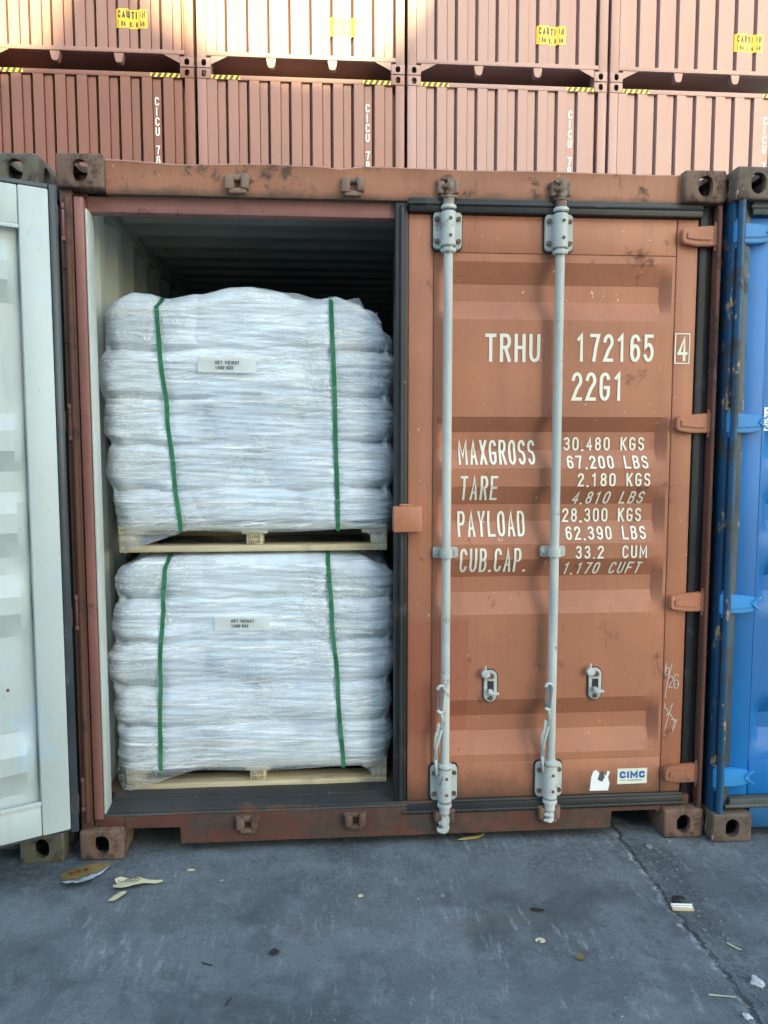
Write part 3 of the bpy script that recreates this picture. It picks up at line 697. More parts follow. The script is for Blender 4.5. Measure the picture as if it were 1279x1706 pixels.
# maker's sticker, torn sticker, chalk marks, dirt ghost
s = MB(); s.prism([(2.099,.210),(2.221,.211),(2.221,.274),(2.099,.274)], .0494, .0508); sk = s.build('sticker', M['logo_paper'], DR, label='pale CIMC sticker')
def flatmark(m, name, mat, y): 
    for v in m.bm.verts: v.co.y += y
    return m.build(name, mat, DR, noclean=True)
m = fit_lettering('CIMC', 2.108, 2.212, .234, .263, .0082, gapr=.2)
ribbon(m.bm, [(2.140,.2255),(2.20,.2255)], .003, 0); ribbon(m.bm, [(2.108,.2265),(2.132,.2265)], .002, 0)
flatmark(m, 'logo', M['logo_blue'], .0488)
s = MB(); s.prism([(1.986,.186),(2.062,.185),(2.067,.215),(2.060,.240),(2.067,.262),(2.058,.268),(2.052,.246),(2.046,.252),(2.030,.238),(2.022,.262),(2.010,.272),(2.000,.266),(1.992,.245)], .0496, .0508); s.build('torn_sticker', M['paper'], DR)
s = MB(); s.prism([(2.018,.232),(2.036,.222),(2.046,.240),(2.040,.268),(2.026,.262)], .0488, .0496); s.build('sticker_backing', M['grey_print'], DR)
m = MB(); c_ = RND
def scrib(P, t=.0022): ribbon(m.bm, P, t, 0)
def T(pl, ox, oz, sx_, sz_): return [(ox+x_*sx_, oz+z_*sz_) for x_, z_ in pl]
scrib(T(A(.45,.35,.4,.35,150,-200,12), 2.281, .655, .022, .045)); scrib(T([(.1,1.1),(.0,.6),(.1,.35)], 2.284, .655, .022, .045))
scrib([(2.310,.700),(2.296,.640),(2.286,.575),(2.289,.560)]); scrib(T(G['2'][0], 2.300, .605, .016, .045)); scrib(T(G['6'][0]+G['6'][1], 2.320, .600, .020, .058))
scrib(T([(0,1),(0,.6),(.6,.5),(.9,.1),(.3,0)], 2.286, .490, .018, .050)); scrib([(2.318,.540),(2.300,.480),(2.288,.430)]); scrib(T(G['7'][0], 2.312, .420, .020, .052)); scrib([(2.306,.500),(2.330,.462),(2.338,.470),(2.326,.432)])
flatmark(m, 'chalk_marks', M['chalk'], .0488)

# ------------------------------------------------------------------ left leaf swung open, pale inside face to the viewer
LD = MB(); Wd, T_ = 1.17, .052
# local frame: x runs from the hinge to the free edge, inside face at y=0 facing -y
LD.box((0, 0, .190), (.094, T_, 2.428), .005); LD.box((Wd-.10, 0, .190), (Wd, T_, 2.428), .005)
LD.box((.095, .004, 2.300), (Wd-.101, T_, 2.4275), .005); LD.box((.095, .004, .1905), (Wd-.101, T_, .300), .005)
DL = LD.build('door', M['white_door'], OC, label='open door leaf showing its pale inner face')
ang = R(157)
DL.matrix_local = Matrix.Translation((.013, -.125, 0)) @ Matrix.Rotation(R(180+28), 4, 'Z') @ Matrix.Scale(-1, 4, (0, 1, 0))
pan = MB(); xs = subdiv([.095, .104, .134, Wd-.14, Wd-.11, Wd-.101], .05); zs = subdiv(sorted([.300, 2.300] + ZB), .04)
pan.grid(xs, zs, lambda x, z: (x, .036 - .034*groove(z)*endf(x, .095, Wd-.101, .004, .02) + .002*noise.noise(Vector((x*3, z*3, 5))), z))
pan.build('panel', M['white_door'], DL, ang=20)
pan = MB(); pan.grid(xs, zs, lambda x, z: (x, .046, z)); pan.build('skin', M['orange'], DL)
q = MB(); q.box((.095, -.002, 2.286), (Wd-.101, .003, 2.299), .001); q.box((.095, -.003, .302), (Wd-.101, .003, .318), .001); q.build('bead', M['white_door'], DL)
q = MB(); q.box((-.024, .006, .175), (-.0015, .020, 2.446), .003); q.box((-.021, .020, .175), (-.0015, .046, 2.446), .003)
q.cyl((-.023, .012, .175), (-.023, .012, 2.446), .006, 8); q.box((0, .008, 2.430), (Wd, .046, 2.446), .003); q.box((0, .018, .176), (Wd, .046, .189), .003); q.jitter(.002, 5); q.build('gasket', M['rubber_blue'], DL)
for hz in (2.357, 1.653, .953, .255):
    q = MB(); q.box((-.04, .048, hz-.034), (.07, .072, hz+.038), .004); q.build('hinge', M['post'], DL)
for bx in (.55, .97):
    q = MB(); q.cyl((bx, .09, .2), (bx, .09, 2.4), .0185, 12); q.build('locking_bar', M['galv'], DL)
q = MB(); q.cyl((.060+.10+.026, -.001, .735), (.186, .004, .735), .006, 6); q.build('rivet', M['bolt'], DL)

# ------------------------------------------------------------------ neighbours
BC = thing('shipping_container', 'bright blue shipping container with worn rusty post at the right edge', 'shipping container', (2.452, -.05, 0))
castings(BC, M['casting_blue']); shell(BC, M['blue'], M['white_int'])
p = MB(); p.box((.004, .028, CH), (.024, .12, H-CH), .004); p.box((.030, .05, CH), (.088, .12, H-CH), .004); p.cyl((.030, .016, CH), (.030, .016, H-CH), .014, 12); p.jitter(.001, 8); p.build('corner_post', M['blue_post'], BC)
p = MB(); p.box((.05+2.30, .020, CH), (2.434, .12, H-CH), .004); p.build('corner_post', M['blue_post'], BC)
p = MB(); p.box((.163, .028, 2.478), (2.275, .115, 2.578), .004); p.build('header', M['blue'], BC)
p = MB(); p.box((.163, .028, .045), (2.275, .115, .128), .004); p.build('sill', paint('chipped blue sill paint', (.015,.12,.30), (.08,.05,.03), .3, .2, .55, .3, 41, chips=(.5,.48,.4), chip_amt=.3), BC)
DB, pb, _ = closed_door(BC, .080, 1.200, False, M['blue'], M['rubber_grey'], M['blue_hinge'], M['galv'], (.62, 1.04), label='closed blue door leaf')
closed_door(BC, 1.262, 2.358, True, M['blue'], M['rubber'], M['blue'], M['galv'], (1.40, 1.82))
def on_blue(m, name, mat, off=.0016):
    conform(m, lambda x, z: pb(x, z), off, zb=ZB); return m.build(name, mat, DB, noclean=True)
m = MB(); ribbon(m.bm, [(x, z) for x, z in A(.232, 2.047, .035, .042, 40, 320, 14)], .012, 0); on_blue(m, 'lettering', M['stencil'])
m = MB(); m.prism([(.170,1.625),(.235,1.625),(.235,1.715),(.170,1.715)], .0525, .0545); m.build('sticker', M['paper'], DB)
m = MB()
for i in range(7): 
    z = 1.635 + i*.009; ribbon(m.bm, [(.176 + .002*(i % 2), z), (.228 - .006*(i % 3), z)], .0028, .0519)
for i in range(3): ribbon(m.bm, [(.178+.014*i, 1.700), (.186+.014*i, 1.706)], .004, .0519)
m.build('print', M['grey_print'], DB, noclean=True)

LC = thing('shipping_container', 'dark olive shipping container mostly hidden behind the open white door at the left', 'shipping container', (-.0585-2.438, 0, -.004))
castings(LC, M['casting_dark']); shell(LC, M['green_dark'], M['white_int'])
for a in (.004, 2.352):
    p = MB(); p.box((a, .020, CH), (a+.082, .12, H-CH), .004); p.build('corner_post', M['green_dark'], LC)
p = MB(); p.box((.163, .028, 2.478), (2.275, .115, 2.578), .004); p.build('header', M['green_dark'], LC)
p = MB(); p.box((.163, .028, .045), (2.275, .115, .128), .004); p.build('sill', M['green_dark'], LC)
closed_door(LC, .080, 1.160, False, M['green_dark'], M['rubber'], M['green_dark'], M['galv'], (.62, 1.04))
closed_door(LC, 1.248, 2.360, True, M['green_dark'], M['rubber'], M['green_dark'], M['galv'], (1.392, 1.812))

# ------------------------------------------------------------------ the stack behind
BW, BH, YB, XB, PIT, SEAM = 2.438, 2.896, 6.75, -.528, 2.47, 5.9426
RX0, RX1 = .112, 2.438-.112
NP = 9; PER = (RX1-RX0)/NP
XBK = [0.]
def bprof(x):
    if not RX0 < x < RX1: return .010
    q = ((x-RX0) % PER)/PER*.25
    e = [(0, .12), (.002, .010), (.118, .010), (.119, .060), (.126, .060), (.127, .036), (.215, .036), (.217, .12), (.25, .12)]  # deep slots added to read dark in place of shaded sloping faces
    for (a, b), (c, d) in zip(e[:-1], e[1:]):
        if a <= q <= c: return b + (d-b)*(q-a)/(c-a)
    return .12
bxs = [RX0] + [RX0 + i*PER + q/.25*PER for i in range(NP) for q in (.002, .118, .119, .126, .127, .215, .217)] + [RX1]
def far_container(label, upper_gap=True):
    t = thing('shipping_container', label, 'shipping container', (0,0,0), group='red brown containers stacked in tiers behind')
    castings(t, M['stack'], H=BH, rear=False)
    for a in (.003, BW-.108):
        MB().box((a, .006, CH), (a+.105, .12, BH-CH), .004).build('corner_post', M['stack'], t)
    MB().box((.163, .006, BH-.118), (BW-.163, .08, BH-.066), .003).build('top_rail', M['stack'], t)
    MB().box((.109, .004, .140), (BW-.109, .08, .188), .003).build('bottom_rail', M['stack'], t)
    z0, z1 = .188, BH-.118
    MB().grid(bxs, [z0, z1], lambda x, z: (x, bprof(min(max(x, RX0+1e-5), RX1-1e-5)), z)).build('end_panel', M['stack'], t, ang=10)
    m = MB(); m.box((.02, .125, .16), (BW-.02, 6.0, BH-.07)); m.build('body', M['stack'], t)
    for s in (0, 1):
        x = CW if s == 0 else BW-CW; d = 1 if s == 0 else -1
        MB().prism([(x+d*.001, .139), (x+d*.19, .139), (x+d*.001, .045)], .010, .030).build('gusset', M['stack'], t)
    for x in (.86, 1.58):
        MB().prism([(x-.058, .139), (x+.058, .139), (x+.040, .050), (x+.022, .030), (x-.022, .030), (x-.040, .050)], .012, .10, .004).build('lug', M['stack'], t)
    return t
def hazard(t, x0, n=5):
    z0, z1 = BH-.116, BH-.070
    MB().box((x0, .0035, z0), (x0+.335, .0058, z1)).build('hazard_stripe', M['yellow'], t)
    m = MB(); w_ = .335/n
    for i in range(n):
        a = x0 + i*w_ + .006
        v = [m.bm.verts.new(p) for p in ((a, .0030, z0), (a+w_*.5, .0030, z0), (a+w_*.5+.024, .0030, z1), (a+.024, .0030, z1))]
        for q in v: q.co.x = min(q.co.x, x0+.335)
        m.bm.faces.new(v)
    m.build('hazard_stripe', M['black'], t, noclean=True)
M['stack_faint_haze'] = paint('red brown paint with faint lens haze', (.185,.076,.056), (.2,.08,.06), .0, .06, .55, .14, 60, bump=.08)  # same paint with less lens haze put into the colour
M['stack_half_haze'] = paint('red brown paint with half lens haze', (.25,.132,.112), (.2,.08,.06), .0, .06, .55, .12, 61, bump=.08)  # same paint, a middling share of lens haze in the colour
fc0 = far_container('x')
bp = lambda x, z: min(.036, bprof(min(max(x, RX0+1e-5), RX1-1e-5)))
# stencil column reads downwards
def column(t):
    for k, ch in enumerate('CICU 78'):
        if ch == ' ': continue
        z = 2.522 - k*.1135 - (.0 if k < 5 else -.02)
        m, _w = lettering(ch, 1.975 + (.009 if ch == 'I' else 0), z-.052, .096, .047, 0, .0125)
        conform(m, bp, .002, xb=bxs); m.build('lettering', M['stencil_far'], t, noclean=True)
def caution(t):
    x0, x1, z0, z1 = 1.560, 1.915, .415, .625
    m = MB(); m.grid([x0] + [x for x in bxs if x0 < x < x1] + [x1], [z0, z1], lambda x, z: (x, bp(x, z)-.002, z)); m.build('caution_label', M['yellow'], t, ang=10)
    for txt, a, b, c, d, s_ in (('CAUTION', x0+.02, x1-.02, .522, .605, .017), ('2.9M', x0+.018, x0+.112, .432, .490, .0105), ('9', x0+.150, x0+.172, .430, .492, .0105), ('1', x0+.178, x0+.192, .462, .492, .005), ('2', x0+.178, x0+.194, .430, .456, .005), ('HIGH', x0+.220, x1-.03, .432, .490, .0105)):
        m = fit_lettering(txt, a, b, c, d, s_); conform(m, bp, .0055, xb=bxs); m.build('lettering', M['black'], t, noclean=True)
lower = fc0
uppr = copy_tree(fc0)
column(lower); hazard(lower, .165); hazard(lower, BW-.165-.335)
caution(uppr)
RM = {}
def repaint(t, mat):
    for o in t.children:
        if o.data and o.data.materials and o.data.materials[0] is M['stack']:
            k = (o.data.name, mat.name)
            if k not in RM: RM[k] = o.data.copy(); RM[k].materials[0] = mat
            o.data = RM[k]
for i in range(5):
    x = XB + (i-2)*PIT
    lo = lower if i == 0 else copy_tree(lower); up = uppr if i == 0 else copy_tree(uppr)
    gr_ = copy_tree(lower)
    lo.location = (x, YB, SEAM-BH); up.location = (x, YB, SEAM+.004); gr_.location = (x, YB, SEAM-2*BH-.004)
    L_ = ['beyond the left edge of the picture', 'leftmost of the row', 'second of the row from the left', 'third of the row from the left', 'rightmost of the row'][i]
    lo['label'] = 'red brown container with hazard stripes, ' + L_
    up['label'] = 'red brown container with caution label, ' + L_
    gr_['label'] = 'hidden bottom red brown container, ' + L_
    if i == 1: repaint(lo, M['stack_faint_haze']); repaint(up, M['stack_half_haze']); repaint(gr_, M['stack_half_haze'])
    if i == 2: repaint(lo, M['stack_half_haze'])
    for t in (lo, up, gr_): t['group'] = 'red brown containers stacked in tiers behind'
# timber bearers under the stack
b0 = None
for i in range(6):
    x = XB + (i-2)*PIT - PIT*.0 - .016
    if b0 is None: b0 = MB().box((-.16, 0, 0), (.16, .3, SEAM-2*BH-.006), .01).build('support_block', M['casting'])
    o = b0 if i == 0 else b0.copy()
    if i: C.objects.link(o)
    o.location = (x, YB+.05, 0); tag(o, 'support block under the container stack, ' + ['leftmost', 'second from left', 'third from left', 'fourth from left', 'fifth from left', 'rightmost'][i], 'block', 'blocks under the stack')

# ------------------------------------------------------------------ wrapped pallet loads
def smooth_prof(tab):
    tab = sorted(tab)
    def f(z):
        if z <= tab[0][0]: return tab[0][1]
        if z >= tab[-1][0]: return tab[-1][1]
        for (a, b), (c, d) in zip(tab[:-1], tab[1:]):
            if a <= z <= c:
                q = (z-a)/(c-a); q = q*q*(3-2*q); return b+(d-b)*q
    return f
def sack_mesh(w_, d_, h_, seed):
    mb = MB(); nu, nv = 40, 22; rows_ = []
    for j in range(nv+1):
        ph = -math.pi/2 + math.pi*j/nv; cp, sp_ = math.cos(ph), math.sin(ph); row = []
        for i in range(nu):
            th = 2*math.pi*i/nu; ct, st = math.cos(th), math.sin(th)
            e = .42; ev = .75
            x = math.copysign(abs(ct)**e, ct)*abs(cp)**ev; y = math.copysign(abs(st)**e, st)*abs(cp)**ev; z = math.copysign(abs(sp_)**.8, sp_)
            q = Vector((x*w_/2, y*d_/2, z*h_/2)); nz = noise.noise_vector(q*7 + Vector((seed*9.1, 0, 0)))
            q += nz*.014; q.z += .010*noise.noise(Vector((q.x*9, q.y*9, seed)))
            row.append(mb.bm.verts.new(q))
        rows_.append(row)
    for j in range(nv):
        for i in range(nu):
            try: mb.bm.faces.new((rows_[j][i], rows_[j][(i+1) % nu], rows_[j+1][(i+1) % nu], rows_[j+1][i]))
            except ValueError: pass
    bmesh.ops.remove_doubles(mb.bm, verts=mb.bm.verts[:], dist=.0005)
    for f in mb.bm.faces: f.smooth = True
    me = bpy.data.meshes.new('sack'); mb.bm.to_mesh(me); mb.bm.free(); me.materials.append(M['sack']); return me

def pallet_load(label, Z0, layers, prL, prR, ztop, straps, lab, seed, XL=.085, XR=1.215, YF=.165, YBK=1.27, tails=(.30, .12)):
    """layers: list of crease heights from deck upward; profiles are world x as a function of z"""
    cxx = (XL+XR)/2
    root = thing('pallet_load', label, 'pallet load', (cxx, (YF+YBK)/2, Z0), group='wrapped pallet loads of white sacks')
    off = Vector(root.location)
    def loc_build(m, *a, **k):
        bmesh.ops.translate(m.bm, vec=-off, verts=m.bm.verts[:]); return m.build(*a, **k)
    # pallet
    pal = MB(); pl, pr, pf, pk = .128, 1.180, YF+.030, YBK-.02
    nb = 7; bw = .10
    pal.box((pl, pf, Z0+.070), (pl+.1, pk, Z0+.086), .002); pal.box(((pl+pr)/2-.05, pf, Z0+.070), ((pl+pr)/2+.05, pk, Z0+.086), .002); pal.box((pr-.1, pf, Z0+.070), (pr, pk, Z0+.086), .002)
    po = loc_build(pal, 'wooden_pallet', M['wood'], root)
    for i in range(nb):
        y = pf + (pk-pf-bw)*i/(nb-1); q = MB().box((pl, y, Z0+.0865), (pr, y+bw, Z0+.106), .003); q.jitter(.0015, 6, i); loc_build(q, 'deck_board', M['wood'], po)
    for x_ in (pl, (pl+pr)/2-.032, pr-.064):
        for y_ in (pf+.004, (pf+pk)/2, pk-.10):
            q = MB().box((x_, y_, Z0+.0255), (x_+.064, y_+.09, Z0+.0695), .003); loc_build(q, 'block', M['wood'], po)
    for y_ in (pf, (pf+pk)/2, pk-.1):
        q = MB().box((pl, y_, Z0), (pr, y_+.1, Z0+.025), .003); q.jitter(.002, 5, y_); loc_build(q, 'bottom_board', M['wood'], po)
    # stamped mark on the centre block
    m = MB(); bx_ = (pl+pr)/2-.026
    for r_ in range(2):
        for k_ in range(4): ribbon(m.bm, T(G['ODXR'[(k_+r_) % 4]][0], bx_+.002+k_*.012, Z0+.030+r_*.019, .008, .013), .0022, pf+.0032-k_*.0001)
    loc_build(m, 'stamp', M['seam_dirt'], po, noclean=True)
    # sacks
    zz = layers
    for li in range(len(zz)-1):
        za, zb_ = zz[li], zz[li+1]; hh = (zb_-za)*1.16; zc = (za+zb_)/2
        xl, xr = prL(zc)+.022, prR(zc)-.022
        A3 = (li % 2 == 0); rows_ = []
        def row(n, y0, y1):
            wd = (xr-xl)/n
            for k_ in range(n): rows_.append((xl+wd*(k_+.5), (y0+y1)/2, wd*1.0, (y1-y0)*1.03))
        ym = YF + (.60 if A3 else .42)
        row(3 if A3 else 2, YF+.040, ym); row(2 if A3 else 3, ym, YBK-.02)
        for (sx_, sy_, sw, sd) in rows_:
            me = sack_mesh(sw, sd, hh, seed+RND.random()*50); o = bpy.data.objects.new('sack', me); C.objects.link(o); o.parent = root
            o.location = Vector((sx_, sy_, zc + RND.uniform(-.006, .006))) - off; o.rotation_euler = (RND.uniform(-.02, .02), RND.uniform(-.02, .02), RND.uniform(-.02, .02))
    # stretch film shell
    zdeck = Z0+.095
    def crease(z):
        b = 1.
        for c_ in zz[1:-1]: b = min(b, abs(z-c_)/.042)
        return 1-(1-min(1, b))**2
    def zbot(x, side):
        if side == 'f':
            dl, dr = x-XL, XR-x
            z = zdeck-.006 - .010*math.sin(max(0, min(1, (x-.38)/.62))*math.pi)
            a = max(0, 1-dl/tails[0]); b = max(0, 1-dr/tails[1])
            return z - .095*max(a, b)
        return Z0 + .012
    bm = bmesh.new(); ring = []; sprof = [smooth_prof(t_) for t_ in straps]
    NF, NS = 190, 60
    r = .075
    def per():
        for i in range(NF): ring.append(('f', i/NF))
        for i in range(NS): ring.append(('r', i/NS))
        for i in range(NS): ring.append(('b', i/NS))
        for i in range(NS): ring.append(('l', i/NS))
    per()
    def base(side, u, z):
        xl, xr = prL(z), prR(z)
        if side == 'f': p_ = Vector((xl+(xr-xl)*u, YF, z))
        elif side == 'r': p_ = Vector((xr, YF+(YBK-YF)*u, z))
        elif side == 'b': p_ = Vector((xr-(xr-xl)*u, YBK, z))
        else: p_ = Vector((xl, YBK-(YBK-YF)*u, z))
        # rounded corners
        rr = .085
        cx_ = min(max(p_.x, xl+rr), xr-rr); cy_ = min(max(p_.y, YF+rr), YBK-rr)
        d_ = Vector((p_.x-cx_, p_.y-cy_, 0))
        if d_.length > 1e-6 and abs(d_.x) > 1e-6 and abs(d_.y) > 1e-6:
            p_ = Vector((cx_, cy_, z)) + d_.normalized()*rr*1.0
            nrm = d_.normalized()
        else: nrm = d_.normalized() if d_.length > 1e-6 else Vector((0, -1, 0))
        return p_, nrm
    NR = 230; rows_ = []
    for j in range(NR+1):
        row = []
        h_ = j/NR
        for side, u in ring:
            x_guess = XL+(XR-XL)*u if side == 'f' else (XR if side == 'r' else (XR-(XR-XL)*u if side == 'b' else XL))
            zb_ = zbot(x_guess, side); zt_ = ztop(x_guess)
            z = zb_ + (zt_-zb_)*h_
            p_, nrm = base(side, u, z)
            cr = crease(z + .016*noise.noise(Vector((p_.x*3.3, z*1.5, seed*2))) + .012*noise.noise(Vector((p_.x*9, z*2, seed)))); hn = noise.noise(Vector((p_.x*3.1+seed, p_.y*3, z*2.2)))
            amp = .030 if side == 'f' else .008
            if side == 'f':
                ex = max(1-min(1, (p_.x-XL)/.42), 1-min(1, (XR-p_.x)/.34)); amp *= .40 + .85*ex*ex*(3-2*ex) + .25*max(0, noise.noise(Vector((p_.x*2.2, z*2.7, seed*1.7))))
            if side == 'f':
                li_ = max(0, min(len(zz)-2, sum(1 for c_ in zz[1:-1] if z > c_ + .014*noise.noise(Vector((p_.x*4, c_*3, seed))))))
                nb_ = 3 if li_ % 2 == 0 else 2; fx = (p_.x-XL)/(XR-XL)*nb_; k_ = round(fx + .25*noise.noise(Vector((li_*3.3, seed, 0))))
                if 0 < k_ < nb_:
                    dd_ = abs(p_.x - XL - (XR-XL)*(k_ + .22*noise.noise(Vector((li_*5.7, k_*3.1, seed))))/nb_ + .05*noise.noise(Vector((z*9, li_, seed))))
                    cr = min(cr, 1-(1-min(1, dd_/.05))**2*.42)
            dsp = -amp*(1-cr)*(.7+.9*hn)
            n1 = noise.noise(Vector((p_.x*2.6+seed*3, p_.y*3, z*9)))
            dsp += .015*n1 + .010*noise.noise(Vector((p_.x*5.3+seed, 2, z*6.1)))
            # gathers, long and nearly level
            tilt = z + .06*(p_.x-.6)
            tilt2 = z - .12*(p_.x-.6)
            dsp += .0035*noise.noise(Vector((p_.x*4+seed, p_.y*4, tilt*75))) + .0030*noise.noise(Vector((p_.x*6-seed, p_.y*4, tilt2*48)))
            if side == 'f' and z > zdeck:
                for sp_ in sprof:
                    dsp -= .007*math.exp(-((p_.x-sp_(z))/.018)**2)
            # slack crumple towards one side
            q = math.exp(-((p_.x-.98)/.16)**2-((z-(Z0+.75*(zt_-Z0)))/.12)**2)
            dsp += .008*q*noise.noise(Vector((p_.x*20, seed, z*34)))
            # hollow between the skids and sucked in tails
            if z < zdeck and side == 'f': dsp -= .012*min(1, (zdeck-z)/.03)
            # rounding over the top
            if h_ > .93:
                t_ = (h_-.93)/.07; dsp -= .06*(1-math.sqrt(max(0, 1-t_*t_)))
            row.append(bm.verts.new(p_ + nrm*dsp))
        rows_.append(row)
    n = len(ring)
    # cap
    top = rows_[-1]; cen = Vector((cxx, (YF+YBK)/2, 0))
    for k_ in range(1, 9):
        s_ = 1-k_/9; row = []
        for v in top:
            x_ = cen.x+(v.co.x-cen.x)*s_; y_ = cen.y+(v.co.y-cen.y)*s_
            row.append(bm.verts.new((x_, y_, ztop(x_)+.012*min(1, k_/2)+.01*noise.noise(Vector((x_*6, y_*6, seed))))))
        rows_.append(row)
    for a, b in zip(rows_[:-1], rows_[1:]):
        for i in range(n): bm.faces.new((a[i], a[(i+1) % n], b[(i+1) % n], b[i]))
    bm.faces.new(rows_[-1])
    bvh = BVHTree.FromBMesh(bm)
    def fy(x, z):
        h_ = bvh.ray_cast(Vector((x, -1, z)), Vector((0, 1, 0)))
        return h_[0].y if h_[0] else YF+.01
    def fz(x, y):
        h_ = bvh.ray_cast(Vector((x, y, Z0+1.5)), Vector((0, 0, -1)))
        return h_[0].z if h_[0] else ztop(x)
    # pleats: narrow doubled folds of film lying on the shell, part of the same mesh
    fm = MB(); fm.bm.free(); fm.bm = bm; n0 = len(bm.faces); rg = random.Random(int(seed*100))
    bm.faces.ensure_lookup_table()
    def fold(x, z, a, ln_, w_, bend=0.):
        n_ = max(3, int(ln_/.03)); pr0 = None
        for i in range(n_+1):
            t_ = i/n_; aa = a + bend*(t_-.5)
            px_ = x + ln_*(t_-.5)*math.cos(a) - bend*ln_*.25*(4*(t_-.5)**2)*math.sin(a); pz_ = z + ln_*(t_-.5)*math.sin(a) + bend*ln_*.25*(4*(t_-.5)**2)*math.cos(a) + .002*math.sin(t_*9+x*50)
            if not (prL(pz_)+.02 < px_ < prR(pz_)-.02 and zdeck+.005 < pz_ < ztop(px_)-.03): pr0 = None; continue
            ww = w_*math.sin(math.pi*min(1, max(.08, t_)))*.5+.0003
            q_ = (fm.bm.verts.new((px_, fy(px_, pz_-ww)-.0006, pz_-ww)), fm.bm.verts.new((px_, fy(px_, pz_)-.0016, pz_)), fm.bm.verts.new((px_, fy(px_, pz_+ww)-.0006, pz_+ww)))
            if pr0:
                for e_ in (0, 1):
                    f_ = fm.bm.faces.new((pr0[e_], q_[e_], q_[e_+1], pr0[e_+1])); f_.material_index = 1
            pr0 = q_
    zA, zB = zdeck, ztop(cxx)
    for i in range(330):
        band = rg.random(); z = zA + (zB-zA)*rg.random(); x = rg.uniform(XL, XR)
        base_a = .05*math.sin(z*9+seed) + .10
        fold(x, z, base_a*rg.choice((1, 1, 1, -1)) + rg.gauss(0, .035), rg.uniform(.06, .55), rg.choice((.0018, .0022, .0028, .004)), rg.gauss(0, .04))
    for (gx, gz, gr_, ga, gn, gl) in ((.99, .80, .09, -.75, 26, .16), (1.06, .90, .07, -.45, 22, .14), (.86, .62, .07, -1.0, 20, .11), (.98, .45, .10, -.4, 22, .16), (.17, .93, .05, .6, 14, .09), (1.10, .25, .06, .9, 14, .10), (.20, .10, .08, .55, 16, .12), (.78, .96, .09, -.3, 12, .14)):
        for i in range(gn):
            a_ = ga + rg.gauss(0, .22)
            fold(gx + rg.gauss(0, gr_), zA + (zB-zA)*gz + rg.gauss(0, gr_*.8), a_, gl*rg.uniform(.4, 1.3), rg.choice((.002, .003, .0045)), rg.gauss(0, .5))
    fo = loc_build(fm, 'stretch_film', M['film'], root, ang=180, noclean=True); fo.data.materials.append(M['fold'])
    # straps
    for tab in straps:
        pr_ = smooth_prof(tab); zs_ = sorted(t_[0] for t_ in tab); z = zdeck-.012; P = []
        P.append((pr_(z), YF+.5, z)); P.append((pr_(z), YF+.03, z))
        # taut band: smooth the path over the gathers
        while z < ztop(pr_(z))-.03:
            x = pr_(z); P.append((x, min(fy(x+dx_, z+dz_) for dx_ in (-.008, 0, .008) for dz_ in (-.06, -.045, -.03, -.015, 0, .015, .03, .045, .06) if zdeck < z+dz_)-.004, z)); z += .022
        x = pr_(9); y0 = P[-1][1]
        for yy in (.012, .03, .06, .12, .25, .45, .7, .95):
            P.append((x, y0+yy, fz(x, y0+yy+.0)+.003 if yy > .035 else ztop(x)-(.018 if yy < .02 else .006)))
        mb = MB(); hw = .0083; L_ = []
        for i, p_ in enumerate(P):
            tw = .0015*math.sin(i*.7+seed)
            L_.append([mb.bm.verts.new((p_[0]+s*hw, p_[1]+s*tw, p_[2])) for s in (-1, 1)])
        for a, b in zip(L_[:-1], L_[1:]): mb.bm.faces.new((a[0], a[1], b[1], b[0]))
        r_ = bmesh.ops.solidify(mb.bm, geom=mb.bm.faces[:], thickness=.0012)
        loc_build(mb, 'strap', M['strap'], root, ang=60)
    # paper label
    x0, z0, x1, z1 = lab
    m = MB(); ys = min(fy(x_, z_) for x_ in (x0, (x0+x1)/2, x1) for z_ in (z0, (z0+z1)/2, z1))-.006
    sl = (fy(x1, (z0+z1)/2)-fy(x0, (z0+z1)/2))/(x1-x0)*.5
    lf = lambda x_, z_: ys + abs(sl)*0 + .0025*math.sin((x_-x0)*22) + .002*math.sin((z_-z0)*60)
    m.grid([x0+(x1-x0)*i/12 for i in range(13)], [z0+(z1-z0)*i/4 for i in range(5)], lambda x_, z_: (x_, lf(x_, z_), z_ - .012*(x_-x0)))
    bmesh.ops.solidify(m.bm, geom=m.bm.faces[:], thickness=.0006)
    lo_ = loc_build(m, 'weight_label', M['paper'], root)
    wx, hz_ = x1-x0, z1-z0
    for txt, a, b, c, d in (('NET WEIGHT', .30, .72, .55, .78), ('1000 KGS', .30, .61, .20, .43)):
        m = fit_lettering(txt, x0+wx*a, x0+wx*b, z0+hz_*c, z0+hz_*d, .0022, gapr=.38, sp=.5)
        conform(m, lf, .0016); 
        for v in m.bm.verts: v.co.z -= .012*(v.co.x-x0)
        loc_build(m, 'lettering', M['black'], lo_, noclean=True)
    return root

